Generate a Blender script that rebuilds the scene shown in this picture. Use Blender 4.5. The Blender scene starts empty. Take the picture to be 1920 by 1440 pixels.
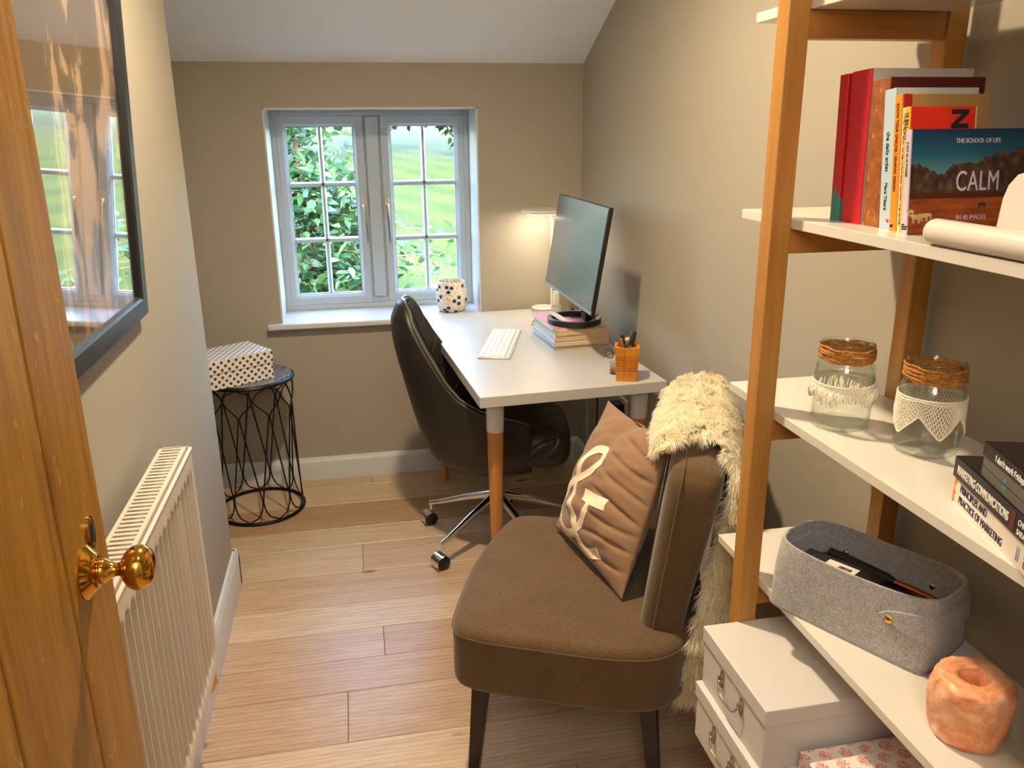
import bpy, bmesh, math, random
import numpy as np
from mathutils import Vector, Matrix, noise
random.seed(7); rng = np.random.default_rng(7)
SC = bpy.context.scene
COL = SC.collection
R = math.radians
PI = math.pi

# ------------------------------------------------------------------ camera, sky, sun, lights, exposure
def rot3(pitch, yaw, roll):
    cy, sy, cp, sp = math.cos(yaw), math.sin(yaw), math.cos(pitch), math.sin(pitch)
    f = Vector((sy*cp, cy*cp, sp)); r = Vector((cy, -sy, 0)); u = r.cross(f)
    cr, sr = math.cos(roll), math.sin(roll)
    return cr*r + sr*u, cr*u - sr*r, f
cam_d = bpy.data.cameras.new('camera'); cam = bpy.data.objects.new('camera', cam_d); COL.objects.link(cam)
cam_d.sensor_width = 36; cam_d.lens = 1528.2/1920*36; cam_d.clip_start = 0.02; cam_d.clip_end = 400
r_, u_, f_ = rot3(R(-17.314), R(10.908), R(-0.562))
M = Matrix((r_, u_, -f_)).transposed().to_4x4(); M.translation = (-0.984, -3.481, 1.488)
cam.matrix_world = M
SC.camera = cam
SC.view_settings.view_transform = 'Standard'; SC.view_settings.look = 'None'
SC.view_settings.gamma = 1; SC.view_settings.use_curve_mapping = False
SC.view_settings.exposure = 1.02

W = bpy.data.worlds.new('sky'); SC.world = W; W.use_nodes = True
wn = W.node_tree.nodes; wl = W.node_tree.links
sky = wn.new('ShaderNodeTexSky'); sky.sky_type = 'NISHITA'; sky.sun_disc = False
sky.sun_elevation = R(48); sky.sun_rotation = R(200); sky.dust_density = 1.5
wl.new(sky.outputs[0], wn['Background'].inputs[0]); wn['Background'].inputs[1].default_value = 3.6

def lamp(kind, name, loc, energy, color, **kw):
    d = bpy.data.lights.new(name, kind); d.energy = energy; d.color = color
    for k, v in kw.items(): setattr(d, k, v)
    o = bpy.data.objects.new(name, d); COL.objects.link(o); o.location = loc
    return o
sun = lamp('SUN', 'sun', (0, -5, 12), 1.8, (1, .95, .84), angle=R(2)); sun.rotation_euler = (R(42), 0, R(-18))
WARM = (1.0, .82, .57)
DOWNLIGHTS = [(-0.87, -1.72, 2.352, 80), (-0.75, -2.95, 2.352, 7)]
for i, (x, y, z, e) in enumerate(DOWNLIGHTS):
    lamp('SPOT', 'downlight_beam', (x, y, z-.012), e, WARM, spot_size=R(165), spot_blend=.75, shadow_soft_size=.05)
lamp('POINT', 'landing_fill', (-1.05, -4.0, 2.0), 19, (1, .95, .90), shadow_soft_size=.3)  # added soft fill from the unseen landing, stands for no real fixture

# ------------------------------------------------------------------ helpers: colours and materials
def lin(c): return c/12.92 if c <= .04045 else ((c+.055)/1.055)**2.4
def col(r, g, b): return (lin(r/255), lin(g/255), lin(b/255), 1)
class NT:
    def __init__(s, name):
        s.m = bpy.data.materials.new(name); s.m.use_nodes = True
        s.t = s.m.node_tree; s.n = s.t.nodes; s.b = s.n['Principled BSDF']; s.out = s.n['Material Output']
    def node(s, typ, **kw):
        n = s.n.new(typ)
        for k, v in kw.items():
            if k.startswith('i_'):
                key = k[2:]; key = int(key) if key.isdigit() else key.replace('_', ' ')
                n.inputs[key].default_value = v
            else: setattr(n, k, v)
        return n
    def link(s, a, b): s.t.links.new(a, b)
    def coord(s, kind='Object', scale=(1, 1, 1), rot=(0, 0, 0), loc=(0, 0, 0)):
        c = s.node('ShaderNodeTexCoord'); mp = s.node('ShaderNodeMapping')
        mp.inputs['Scale'].default_value = scale; mp.inputs['Rotation'].default_value = rot; mp.inputs['Location'].default_value = loc
        s.link(c.outputs[kind], mp.inputs[0]); return mp.outputs[0]
    def noise(s, vec, scale, detail=4, rough=.55, dist=0):
        n = s.node('ShaderNodeTexNoise'); n.inputs['Scale'].default_value = scale; n.inputs['Detail'].default_value = detail
        n.inputs['Roughness'].default_value = rough; n.inputs['Distortion'].default_value = dist
        s.link(vec, n.inputs['Vector']); return n.outputs['Fac']
    def ramp(s, fac, stops, interp='LINEAR'):
        n = s.node('ShaderNodeValToRGB'); cr = n.color_ramp; cr.interpolation = interp
        while len(cr.elements) < len(stops): cr.elements.new(.5)
        for e, (p, c) in zip(cr.elements, stops): e.position = p; e.color = c
        s.link(fac, n.inputs[0]); return n.outputs[0]
    def mix(s, fac, a, b, blend='MIX'):
        n = s.node('ShaderNodeMix', data_type='RGBA', blend_type=blend)
        for sock, v in ((n.inputs[0], fac), (n.inputs[6], a), (n.inputs[7], b)):
            if hasattr(v, 'links') or hasattr(v, 'is_linked'): s.link(v, sock)
            else: sock.default_value = v
        return n.outputs[2]
    def bump(s, h, strength=.2, dist=.002):
        n = s.node('ShaderNodeBump'); n.inputs['Strength'].default_value = strength; n.inputs['Distance'].default_value = dist
        s.link(h, n.inputs['Height']); s.link(n.outputs[0], s.b.inputs['Normal'])
    def base(s, c):
        if hasattr(c, 'is_linked'): s.link(c, s.b.inputs['Base Color'])
        else: s.b.inputs['Base Color'].default_value = c
    def set(s, **kw):
        for k, v in kw.items(): s.b.inputs[k.replace('_', ' ')].default_value = v
        return s
def plain(name, c, rough=.5, metal=0, mott=0, bump=0, bscale=200, coat=0, spec=.5):
    t = NT(name); t.set(Roughness=rough, Metallic=metal, Coat_Weight=coat, Specular_IOR_Level=spec)
    if mott or bump:
        v = t.coord(); f = t.noise(v, bscale)
        if mott:
            d = tuple(x*(1-mott) for x in c[:3])+(1,); l = tuple(min(1, x*(1+mott)) for x in c[:3])+(1,)
            t.base(t.ramp(f, [(.3, d), (.7, l)]))
        else: t.base(c)
        if bump: t.bump(f, bump, .001)
    else: t.base(c)
    return t.m
def wood(name, dark, light, axis=2, scale=30, rough=.4, stretch=14, fig=.5, bump=.05):
    t = NT(name); sc = [1, 1, 1]; sc[axis] = 1/stretch
    v = t.coord(scale=tuple(sc)); n1 = t.noise(v, scale, 6, .6, .8); n2 = t.noise(v, scale*5, 3, .6)
    c = t.ramp(n1, [(.3, dark), (.68, light)])
    t.base(t.mix(.25, c, t.ramp(n2, [(.35, dark), (.65, light)])))
    t.set(Roughness=rough); t.bump(n2, bump, .001); return t.m
def glassy(name, tint=(.97, .99, .98, 1), gl=(1, 1, 1, 1), ior=1.5, rough=0, edge=None, boost=0):
    t = NT(name); t.n.remove(t.b)
    tr = t.node('ShaderNodeBsdfTransparent'); tr.inputs[0].default_value = tint
    g = t.node('ShaderNodeBsdfGlossy'); g.inputs[0].default_value = gl; g.inputs['Roughness'].default_value = rough
    f0 = ((ior-1)/(ior+1))**2; lf = t.node('ShaderNodeLayerWeight'); lf.inputs[0].default_value = .5
    pw = t.node('ShaderNodeMath', operation='POWER'); t.link(lf.outputs['Facing'], pw.inputs[0]); pw.inputs[1].default_value = 5
    fr = t.node('ShaderNodeMath', operation='MULTIPLY_ADD'); t.link(pw.outputs[0], fr.inputs[0]); fr.inputs[1].default_value = 1-f0; fr.inputs[2].default_value = f0
    mx = t.node('ShaderNodeMixShader'); fac = fr.outputs[0]
    if boost:
        mt = t.node('ShaderNodeMath', operation='MULTIPLY', use_clamp=True); t.link(fac, mt.inputs[0]); mt.inputs[1].default_value = boost; fac = mt.outputs[0]
    if edge:
        lw = t.node('ShaderNodeLayerWeight'); lw.inputs[0].default_value = .25
        t.link(t.ramp(lw.outputs['Facing'], [(.35, tint), (.98, edge)]), tr.inputs[0])
    t.link(fac, mx.inputs[0]); t.link(tr.outputs[0], mx.inputs[1]); t.link(g.outputs[0], mx.inputs[2])
    t.link(mx.outputs[0], t.out.inputs[0]); return t.m

# ------------------------------------------------------------------ helpers: mesh building
class MB:
    def __init__(s): s.v = []; s.f = []; s.mi = []
    def add(s, vs, fs, mi=0, M=None):
        o = len(s.v)
        s.v += [tuple(M @ Vector(v)) for v in vs] if M is not None else [tuple(v) for v in vs]
        s.f += [tuple(i+o for i in f) for f in fs]; s.mi += [mi]*len(fs); return s
    def box(s, a, b, mi=0, M=None):
        x0, y0, z0 = a; x1, y1, z1 = b
        vs = [(x0, y0, z0), (x1, y0, z0), (x1, y1, z0), (x0, y1, z0), (x0, y0, z1), (x1, y0, z1), (x1, y1, z1), (x0, y1, z1)]
        return s.add(vs, [(3, 2, 1, 0), (4, 5, 6, 7), (0, 1, 5, 4), (1, 2, 6, 5), (2, 3, 7, 6), (3, 0, 4, 7)], mi, M)
    def hexa(s, bot, top, mi=0, M=None):   # two quads with matching winding (counter-clockwise from above)
        return s.add(list(bot)+list(top), [(3, 2, 1, 0), (4, 5, 6, 7), (0, 1, 5, 4), (1, 2, 6, 5), (2, 3, 7, 6), (3, 0, 4, 7)], mi, M)
    def prism(s, poly, z0, z1, mi=0, M=None):
        n = len(poly); vs = [(x, y, z0) for x, y in poly]+[(x, y, z1) for x, y in poly]
        fs = [tuple(range(n-1, -1, -1)), tuple(range(n, 2*n))]+[(i, (i+1) % n, n+(i+1) % n, n+i) for i in range(n)]
        return s.add(vs, fs, mi, M)
    def lathe(s, prof, n=32, mi=0, M=None, closed=False, jit=None):
        vs = []; fs = []
        for r, z in prof:
            for k in range(n):
                a = 2*PI*k/n; rr = r*(jit(a, z) if jit else 1); vs.append((rr*math.cos(a), rr*math.sin(a), z))
        m = len(prof)
        for j in range(m-1 if not closed else m):
            for k in range(n):
                a, b = j*n+k, j*n+(k+1) % n; c, d = ((j+1) % m)*n+(k+1) % n, ((j+1) % m)*n+k
                fs.append((a, b, c, d))
        if not closed:
            if prof[0][0] > 1e-6: fs.append(tuple(range(n-1, -1, -1)))
            if prof[-1][0] > 1e-6: fs.append(tuple(range((m-1)*n, m*n)))
        return s.add(vs, fs, mi, M)
    def tube(s, pts, r, n=8, mi=0, M=None, cyc=False, caps=True):
        pts = [Vector(p) for p in pts]; m = len(pts); rs = r if isinstance(r, (list, tuple)) else [r]*m
        vs = []; fs = []; pu = None
        for i, p in enumerate(pts):
            if cyc: t = pts[(i+1) % m]-pts[i-1]
            else: t = pts[min(i+1, m-1)]-pts[max(i-1, 0)]
            t.normalize()
            if pu is None: pu = t.orthogonal()
            pu = (pu-t*pu.dot(t)); pu = pu.normalized() if pu.length > 1e-6 else t.orthogonal().normalized()
            w = t.cross(pu)
            for k in range(n):
                a = 2*PI*k/n; vs.append(p+(pu*math.cos(a)+w*math.sin(a))*rs[i])
        for i in range(m if cyc else m-1):
            j = (i+1) % m
            for k in range(n): fs.append((i*n+k, i*n+(k+1) % n, j*n+(k+1) % n, j*n+k))
        if not cyc and caps: fs += [tuple(range(n-1, -1, -1)), tuple(range((m-1)*n, m*n))]
        return s.add(vs, fs, mi, M)
    def grid(s, fn, nu, nv, mi=0, M=None, cu=False, cv=False):
        vs = [fn(i/(nu if cu else nu-1), j/(nv if cv else nv-1)) for i in range(nu) for j in range(nv)]
        fs = []
        for i in range(nu if cu else nu-1):
            for j in range(nv if cv else nv-1):
                a, b, c, d = i*nv+j, ((i+1) % nu)*nv+j, ((i+1) % nu)*nv+(j+1) % nv, i*nv+(j+1) % nv
                fs.append((a, b, c, d))
        return s.add(vs, fs, mi, M)
    def ball(s, c, r, n=16, m=10, mi=0, M=None):
        rx, ry, rz = r if isinstance(r, (list, tuple)) else (r, r, r)
        T = Matrix.Translation(c) @ Matrix.Diagonal((rx, ry, rz, 1))
        prof = [(max(1e-7, math.sin(PI*j/m)), -math.cos(PI*j/m)) for j in range(m+1)]
        return s.lathe(prof, n, mi, (M @ T) if M is not None else T)
    def mesh(s, name, mats, smooth=40):
        me = bpy.data.meshes.new(name); me.from_pydata(s.v, [], s.f)
        for m in (mats if isinstance(mats, (list, tuple)) else [mats]): me.materials.append(m)
        if len(set(s.mi)) > 1: me.polygons.foreach_set('material_index', s.mi)
        me.validate(); me.update()
        if smooth:
            me.polygons.foreach_set('use_smooth', [True]*len(me.polygons))
            if smooth < 180: me.set_sharp_from_angle(angle=R(smooth))
        return me
def fixn(me):
    b = bmesh.new(); b.from_mesh(me); bmesh.ops.recalc_face_normals(b, faces=b.faces); b.to_mesh(me); b.free()
def part(name, mb, mats, parent=None, smooth=40, bevel=0, sub=0, weld=0, label=None, M=None):
    me = mb.mesh(name, mats, smooth) if isinstance(mb, MB) else mb
    if weld:
        b = bmesh.new(); b.from_mesh(me); bmesh.ops.remove_doubles(b, verts=b.verts, dist=weld); b.to_mesh(me); b.free()
    fixn(me)
    o = bpy.data.objects.new(name, me); COL.objects.link(o)
    if parent is not None: o.parent = parent
    if M is not None: o.matrix_local = M
    if bevel:
        m = o.modifiers.new('bevel', 'BEVEL'); m.width = bevel; m.segments = 2; m.limit_method = 'ANGLE'; m.angle_limit = R(50)
    if sub:
        m = o.modifiers.new('sub', 'SUBSURF'); m.levels = m.render_levels = sub
    if label: o['label'] = label
    return o
def tag(o, label, cat, group=None, kind=None):
    o['label'] = label; o['category'] = cat
    if group: o['group'] = group
    if kind: o['kind'] = kind
    return o
def thing(name, label, cat, loc=(0, 0, 0), rz=0, group=None):
    o = bpy.data.objects.new(name, None); COL.objects.link(o); o.empty_display_size = .05
    o.location = loc; o.rotation_euler = (0, 0, rz); return tag(o, label, cat, group)
def struct(name, mb, mats, bevel=0, smooth=30, label=None, parent=None):
    o = part(name, mb, mats, parent, smooth, bevel)
    if parent is None: o['kind'] = 'structure'
    if label: o['label'] = label
    return o
def lettering(name, s, parent, m, size, org, xd, yd, sx=1.0, align='LEFT', depth=.0004, label=None, space=1.0, bold=0.0):
    """flat raised letters: origin, reading direction xd and up direction yd in the parent's own frame"""
    c = bpy.data.curves.new(name, 'FONT'); c.body = s; c.size = size; c.extrude = depth; c.align_x = align; c.space_character = space; c.offset = bold
    tmp = bpy.data.objects.new(name+'_tmp', c); me = bpy.data.meshes.new_from_object(tmp); bpy.data.objects.remove(tmp); bpy.data.curves.remove(c)
    me.name = name; me.materials.clear(); me.materials.append(m)
    xd = Vector(xd).normalized(); yd = Vector(yd).normalized(); zd = xd.cross(yd)
    T = Matrix((xd*sx, yd, zd)).transposed().to_4x4(); T.translation = Vector(org)
    me.transform(T)
    o = bpy.data.objects.new(name, me); COL.objects.link(o); o.parent = parent
    if label: o['label'] = label
    return o
def copy_tree(o, parent=None):
    c = o.copy(); COL.objects.link(c)
    if parent: c.parent = parent
    for ch in list(o.children): copy_tree(ch, c)
    return c
def attr_col(me, name, vals):
    a = me.color_attributes.new(name, 'FLOAT_COLOR', 'CORNER')
    arr = np.array([vals[p.index] for p in me.polygons for _ in range(p.loop_total)], dtype=np.float32)
    a.data.foreach_set('color', arr.ravel())

# ------------------------------------------------------------------ materials
def wall_mat():
    t = NT('wall_paint'); v = t.coord(); n = t.noise(v, 160, 3); t.base(col(163, 154, 138)); t.set(Roughness=.75, Specular_IOR_Level=.3); t.bump(n, .06, .001); return t.m
M_WALL = wall_mat()
M_CEIL = plain('ceiling_white', col(240, 244, 247), .8, bump=.04)
M_TRIM = plain('white_gloss_paint', col(200, 200, 198), .35, bump=.02, bscale=60)
M_UPVC = plain('white_window_plastic', col(176, 186, 192), .3)
M_BEAD = plain('grey_sealing_bead', col(110, 115, 115), .6)
M_WHITE = plain('white_lacquer', col(220, 213, 200), .22, coat=.2)
M_DESK = plain('white_desk_foil', col(186, 183, 176), .4)
M_BLACK = plain('black_plastic', col(20, 20, 21), .4)
M_BLACKM = plain('black_metal', col(26, 26, 28), .38, .6)
M_CHROME = plain('chrome', (.82, .82, .82, 1), .08, 1)
M_BRASS = plain('polished_brass', col(214, 160, 62), .12, 1)
M_GOLD = plain('gold_stud', col(222, 178, 80), .2, 1)
M_STEEL = plain('dull_nickel', col(176, 168, 156), .28, 1)
M_BAMBOO = wood('bamboo', col(156, 104, 42), col(196, 142, 70), 2, 22, .38, 18)
M_BAMBOOX = wood('bamboo_rail', col(146, 92, 38), col(184, 124, 60), 0, 22, .38, 18)
M_LEGWOOD = wood('bamboo_leg', col(160, 100, 44), col(206, 144, 78), 2, 26, .4, 16)
M_PAPER = plain('cream_paper', col(226, 208, 176), .8)
M_SPECK = None

def floor_mat():
    t = NT('oak_planks'); a = t.node('ShaderNodeAttribute', attribute_name='tone')
    v0 = t.coord(); mp = t.node('ShaderNodeVectorMath', operation='MULTIPLY_ADD')
    t.link(a.outputs['Color'], mp.inputs[0]); mp.inputs[1].default_value = (7.3, 3.1, 5.7); t.link(v0, mp.inputs[2])
    sc = t.node('ShaderNodeMapping'); sc.inputs['Scale'].default_value = (1.1, 9, 1); t.link(mp.outputs[0], sc.inputs[0])
    n1 = t.noise(sc.outputs[0], 2.4, 5, .6, 1.6)
    w = t.node('ShaderNodeTexWave', wave_type='BANDS', bands_direction='Y'); w.inputs['Scale'].default_value = 2.2; w.inputs['Distortion'].default_value = 7; w.inputs['Detail'].default_value = 3; w.inputs['Detail Scale'].default_value = .8
    t.link(sc.outputs[0], w.inputs['Vector'])
    sf = t.node('ShaderNodeMapping'); sf.inputs['Scale'].default_value = (3, 60, 1); t.link(mp.outputs[0], sf.inputs[0]); n2 = t.noise(sf.outputs[0], 6, 4, .65)
    D, L = col(172, 143, 110), col(220, 197, 164)
    c = t.ramp(n1, [(.25, D), (.75, L)])
    c = t.mix(.28, c, t.ramp(w.outputs['Fac'], [(.1, col(170, 142, 112)), (.8, col(222, 200, 170))]))
    c = t.mix(.22, c, t.ramp(n2, [(.35, col(146, 112, 76)), (.6, L)]))
    sep = t.node('ShaderNodeSeparateColor'); t.link(a.outputs['Color'], sep.inputs[0])
    c = t.mix(sep.outputs[0], c, t.mix(1, c, col(222, 205, 190), 'MULTIPLY'))
    kn = t.node('ShaderNodeTexVoronoi'); kn.inputs['Scale'].default_value = 1; sk = t.node('ShaderNodeMapping'); sk.inputs['Scale'].default_value = (2.2, 5.2, 1); t.link(mp.outputs[0], sk.inputs[0]); t.link(sk.outputs[0], kn.inputs['Vector'])
    c = t.mix(t.ramp(kn.outputs['Distance'], [(.035, (1, 1, 1, 1)), (.085, (0, 0, 0, 1))]), c, col(92, 62, 38))
    t.base(c); t.set(Roughness=.36); t.bump(n2, .08, .001); return t.m
M_FLOOR = floor_mat()

# ================================================================== THE SETTING
CEIL_Z, SLOPE = 2.36, .44
YF = -(CEIL_Z-1.747)/SLOPE
# floor
rows = [.0, -.105, -.289, -.512, -.656, -.859, -1.067, -1.218, -1.369, -1.515, -1.716, -1.9, -2.08, -2.28, -2.46, -2.65, -2.85, -3.02, -3.2, -3.38, -3.58, -3.76, -3.95, -4.15, -4.35, -4.6]
joint = {0: [-.969], 4: [-1.022], 7: [-.969], 9: [-1.078]}
mb = MB(); tones = []
for i in range(len(rows)-1):
    y1, y0 = rows[i], rows[i+1]
    xs = joint.get(i)
    if xs is None: xs = [random.uniform(-2.0, -1.6), random.uniform(-.55, -.2)] if i % 2 else [random.uniform(-1.95, -1.5) if i > 12 else -1.9]
    e = [-2.0]+xs+[.1]
    for a, b in zip(e, e[1:]):
        if b-a < .01: continue
        mb.box((a+.0006, y0+.0008, -.018), (b-.0006, y1-.0008, 0)); tones += [(random.random(), random.random(), random.random(), 1)]*6
mb.box((-2.0, -4.6, -.12), (.1, .0, -.004), 1); tones += [(0, 0, 0, 1)]*6
me = mb.mesh('floor', [M_FLOOR, plain('dark_joint', col(52, 34, 20), .8)], 0); attr_col(me, 'tone', tones)
fl = bpy.data.objects.new('floor', me); COL.objects.link(fl); fl['kind'] = 'structure'
bv = fl.modifiers.new('bevel', 'BEVEL'); bv.width = .0012; bv.segments = 1; bv.limit_method = 'ANGLE'
# ceiling: slope over the window, flat further in
mb = MB(); P_ = [(.32, 1.747-.32*SLOPE), (0, 1.747), (YF, CEIL_Z), (-4.7, CEIL_Z), (-4.7, CEIL_Z+.15), (YF-.05, CEIL_Z+.15), (.32, 1.747+.02)]
n = len(P_); vs = [(-2.05, y, z) for y, z in P_]+[(.12, y, z) for y, z in P_]
mb.add(vs, [tuple(range(n)), tuple(range(2*n-1, n-1, -1))]+[(i, n+i, n+(i+1) % n, (i+1) % n) for i in range(n)])
struct('ceiling', mb, M_CEIL)
WX0, WX1, WZ0, WZ1, WT = -1.298, -.446, .695, 1.58, .32
mb = MB(); mb.box((-2.05, 0, -.1), (WX0, WT, 1.9)); mb.box((WX1, 0, -.1), (.12, WT, 1.9)); mb.box((WX0, 0, -.1), (WX1, WT, WZ0)); mb.box((WX0, 0, WZ1), (WX1, WT, 1.9))
struct('wall_back', mb, M_WALL, smooth=0)
struct('wall_right', MB().box((0, -4.7, -.1), (.12, 0, 2.5)), M_WALL, smooth=0)
struct('wall_left', MB().box((-2.05, -4.7, -.1), (-1.455, -.865, 2.5)), M_WALL, bevel=.004, smooth=0)
struct('wall_recess', MB().box((-2.05, -.865, -.1), (-1.86, 0, 2.5)), M_WALL, smooth=0)
struct('wall_landing', MB().box((-2.05, -4.8, -.1), (.12, -4.7, 2.5)), M_WALL, smooth=0)
mb = MB(); mb.box((-1.455, -3.42, 0), (-1.30, -3.32, CEIL_Z)); mb.box((-.50, -3.42, 0), (0, -3.32, CEIL_Z)); mb.box((-1.30, -3.42, 2.02), (-.50, -3.32, CEIL_Z))
struct('wall_front', mb, M_WALL, smooth=0)
mb = MB(); mb.box((-1.312, -3.425, 0), (-1.298, -3.315, 2.03)); mb.box((-.502, -3.425, 0), (-.488, -3.315, 2.03)); mb.box((-1.312, -3.425, 2.015), (-.488, -3.315, 2.03))
struct('trim_1', mb, M_TRIM, bevel=.002)
def skirting(name, a, b, h, nrm, t=.018):
    d = (Vector(b)-Vector(a)).normalized(); nn = Vector(nrm); mb = MB()
    prof = [(0, 0), (t, 0), (t, h-.022), (t-.003, h-.014), (t-.006, h-.010), (t-.008, h-.002), (t-.010, h), (0, h)]
    n = len(prof); vs = [Vector(p)+nn*x+Vector((0, 0, z)) for p in (a, b) for x, z in prof]
    mb.add(vs, [tuple(range(n)), tuple(range(2*n-1, n-1, -1))]+[(i, (i+1) % n, n+(i+1) % n, n+i) for i in range(n)])
    return struct(name, mb, M_TRIM, smooth=30)
skirting('baseboard_back', (-1.86, 0, 0), (0, 0, 0), .104, (0, -1, 0))
skirting('baseboard_left', (-1.455, -3.32, 0), (-1.455, -.847, 0), .13, (1, 0, 0))
skirting('baseboard_recess', (-1.437, -.865, 0), (-1.86, -.865, 0), .13, (0, 1, 0))
skirting('baseboard_right', (0, 0, 0), (0, -3.32, 0), .104, (-1, 0, 0))
# window board
mb = MB(); mb.prism([(WX0, .26), (WX0, 0), (-1.355, 0), (-1.355, -.036), (-1.349, -.042), (-.392, -.042), (-.388, -.036), (-.388, 0), (WX1, 0), (WX1, .26)], .696, .72)
struct('trim_2', mb, M_TRIM, bevel=.006)
# white lining of the window reveal
mb = MB(); mb.box((WX0, .002, .72), (WX0+.006, .25, WZ1)); mb.box((WX1-.006, .002, .72), (WX1, .25, WZ1)); mb.box((WX0, .002, WZ1-.006), (WX1, .25, WZ1))
struct('trim_3', mb, M_TRIM, smooth=0)

# ---- window
win = bpy.data.objects.new('window_1', None); COL.objects.link(win); win['kind'] = 'structure'; win['label'] = 'white two sash casement window with glazing bars'
def frame_mb(x0, x1, z0, z1, w, y0, y1, ch=.0, mb=None):
    mb = mb or MB()
    def ring(a): return [(x0+a, z0+a), (x1-a, z0+a), (x1-a, z1-a), (x0+a, z1-a)]
    # profile across the bar: outer front -> chamfer -> inner back
    prof = [(0, y1), (0, y0), (w-ch, y0), (w, y0+ch), (w, y1)]
    vs = []
    for a, y in prof: vs += [(x, y, z) for x, z in ring(a)]
    m = len(prof); fs = [(((j+1) % m)*4+k, ((j+1) % m)*4+(k+1) % 4, j*4+(k+1) % 4, j*4+k) for j in range(m) for k in range(4)]
    return mb.add(vs, fs)
mb = frame_mb(WX0+.006, WX1-.006, .72, WZ1-.006, .022, .24, .31)
part('window_frame', mb, M_UPVC, win, bevel=.002)
mb = MB().box((-.909, .252, .742), (-.836, .31, 1.553)); mb.prism([(-.905, .252), (-.898, .236), (-.848, .236), (-.840, .252)], .772, 1.549)
part('mullion', mb, M_UPVC, win, bevel=.0015)
M_GLASS = glassy('window_glass', (.985, .995, .99, 1), ior=1.45)
for sx, (x0, x1, hx) in enumerate(((-1.277, -.909, -.921), (-.836, -.467, -.822))):
    z0, z1 = .742, 1.553; w = .044
    s = part('sash', frame_mb(x0, x1, z0, z1, w, .243, .305, .012), M_UPVC, win, bevel=.0015)
    gx0, gx1, gz0, gz1 = x0+w, x1-w, z0+w, z1-w
    part('glazing_bead', frame_mb(gx0-.001, gx1+.001, gz0-.001, gz1+.001, .0035, .268, .28), M_BEAD, s)
    mb = MB(); xm = (gx0+gx1)/2
    def bar(a, b, v):
        h = .011
        if v: mb.prism([(a-h, .29), (a-h, .276), (a-h*.45, .266), (a+h*.45, .266), (a+h, .276), (a+h, .29)], gz0, gz1)
        else:
            mb.add([(x, y, z+b) for x in (gx0, gx1) for y, z in ((.29, -h), (.276, -h), (.266, -h*.45), (.266, h*.45), (.276, h), (.29, h))],
                   [tuple(range(6)), tuple(range(11, 5, -1))]+[(i, (i+1) % 6, 6+(i+1) % 6, 6+i) for i in range(6)])
    bar(xm, 0, True)
    for k in (1, 2): bar(0, gz0+(gz1-gz0)*k/3, False)
    part('glazing_bar', mb, M_UPVC, s)
    part('glass', MB().box((gx0, .280, gz0), (gx1, .284, gz1)), M_GLASS, s, 0)
    # espagnolette handle
    mb = MB(); T = Matrix.Translation((hx, .243, 1.175)) @ Matrix.Rotation(R(90), 4, 'X')
    pr = [(.0105*math.cos(a), (.03 if math.sin(a) > 0 else -.03)+.0105*math.sin(a)) for a in np.linspace(0, 2*PI, 20, endpoint=False)]
    mb.prism(pr, 0, .009, 0, T)
    mb.lathe([(.008, .009), (.0085, .02), (.007, .026), (.003, .03)], 16, 0, T)
    h = part('handle', mb, plain('satin_handle', col(205, 196, 178), .3, .5), s, bevel=.001)
    mb = MB().tube([(hx, .219, 1.175), (hx+.001, .213, 1.15), (hx+.003, .214, 1.10), (hx+.005, .217, 1.04), (hx+.006, .221, 1.02)], [.0065, .006, .0055, .006, .005], 10)
    part('lever', mb, M_STEEL, h)

# ---- garden outside
def lawn_mat():
    t = NT('mown_lawn'); v = t.coord(rot=(0, 0, R(-22)))
    w = t.node('ShaderNodeTexWave', wave_type='BANDS', bands_direction='X'); w.inputs['Scale'].default_value = .16; w.inputs['Distortion'].default_value = .6; t.link(v, w.inputs['Vector'])
    n = t.noise(v, .5, 5); f = t.noise(v, 18, 3)
    c = t.ramp(w.outputs['Fac'], [(.35, col(26, 42, 4)), (.65, col(47, 58, 6))])
    c = t.mix(.45, c, t.ramp(n, [(.35, col(29, 44, 4)), (.65, col(57, 57, 12))]))
    c = t.mix(.3, c, t.ramp(f, [(.3, col(20, 35, 6)), (.7, col(48, 57, 18))]))
    t.base(c); t.set(Roughness=.9, Specular_IOR_Level=.1); return t.m
def land(x, y): return -2.6+max(0, y-3)*.066
mb = MB().grid(lambda u, v: (-60+120*u, .34+70*v, land(0, .34+70*v)), 25, 30)
lw = struct('lawn', mb, lawn_mat()); lw['label'] = 'mown striped lawn rising away from the house'
def leaf_mat(name, a, b, c):
    t = NT(name); at = t.node('ShaderNodeAttribute', attribute_name='tone'); s = t.node('ShaderNodeSeparateColor'); t.link(at.outputs['Color'], s.inputs[0])
    cc = t.ramp(s.outputs[0], [(0, a), (.5, b), (1, c)]); t.base(cc); t.set(Roughness=.45)
    tr = t.node('ShaderNodeBsdfTranslucent'); t.link(t.mix(1, cc, (.9, 1, .5, 1), 'MULTIPLY'), tr.inputs[0])
    mx = t.node('ShaderNodeMixShader'); mx.inputs[0].default_value = .4; t.link(t.b.outputs[0], mx.inputs[1]); t.link(tr.outputs[0], mx.inputs[2]); t.link(mx.outputs[0], t.out.inputs[0]); return t.m
M_LEAF = leaf_mat('tree_leaf', col(30, 63, 44), col(50, 87, 58), col(78, 110, 62))
M_BARK = plain('bark', col(104, 84, 66), .9, mott=.3, bump=.5, bscale=60)
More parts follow.
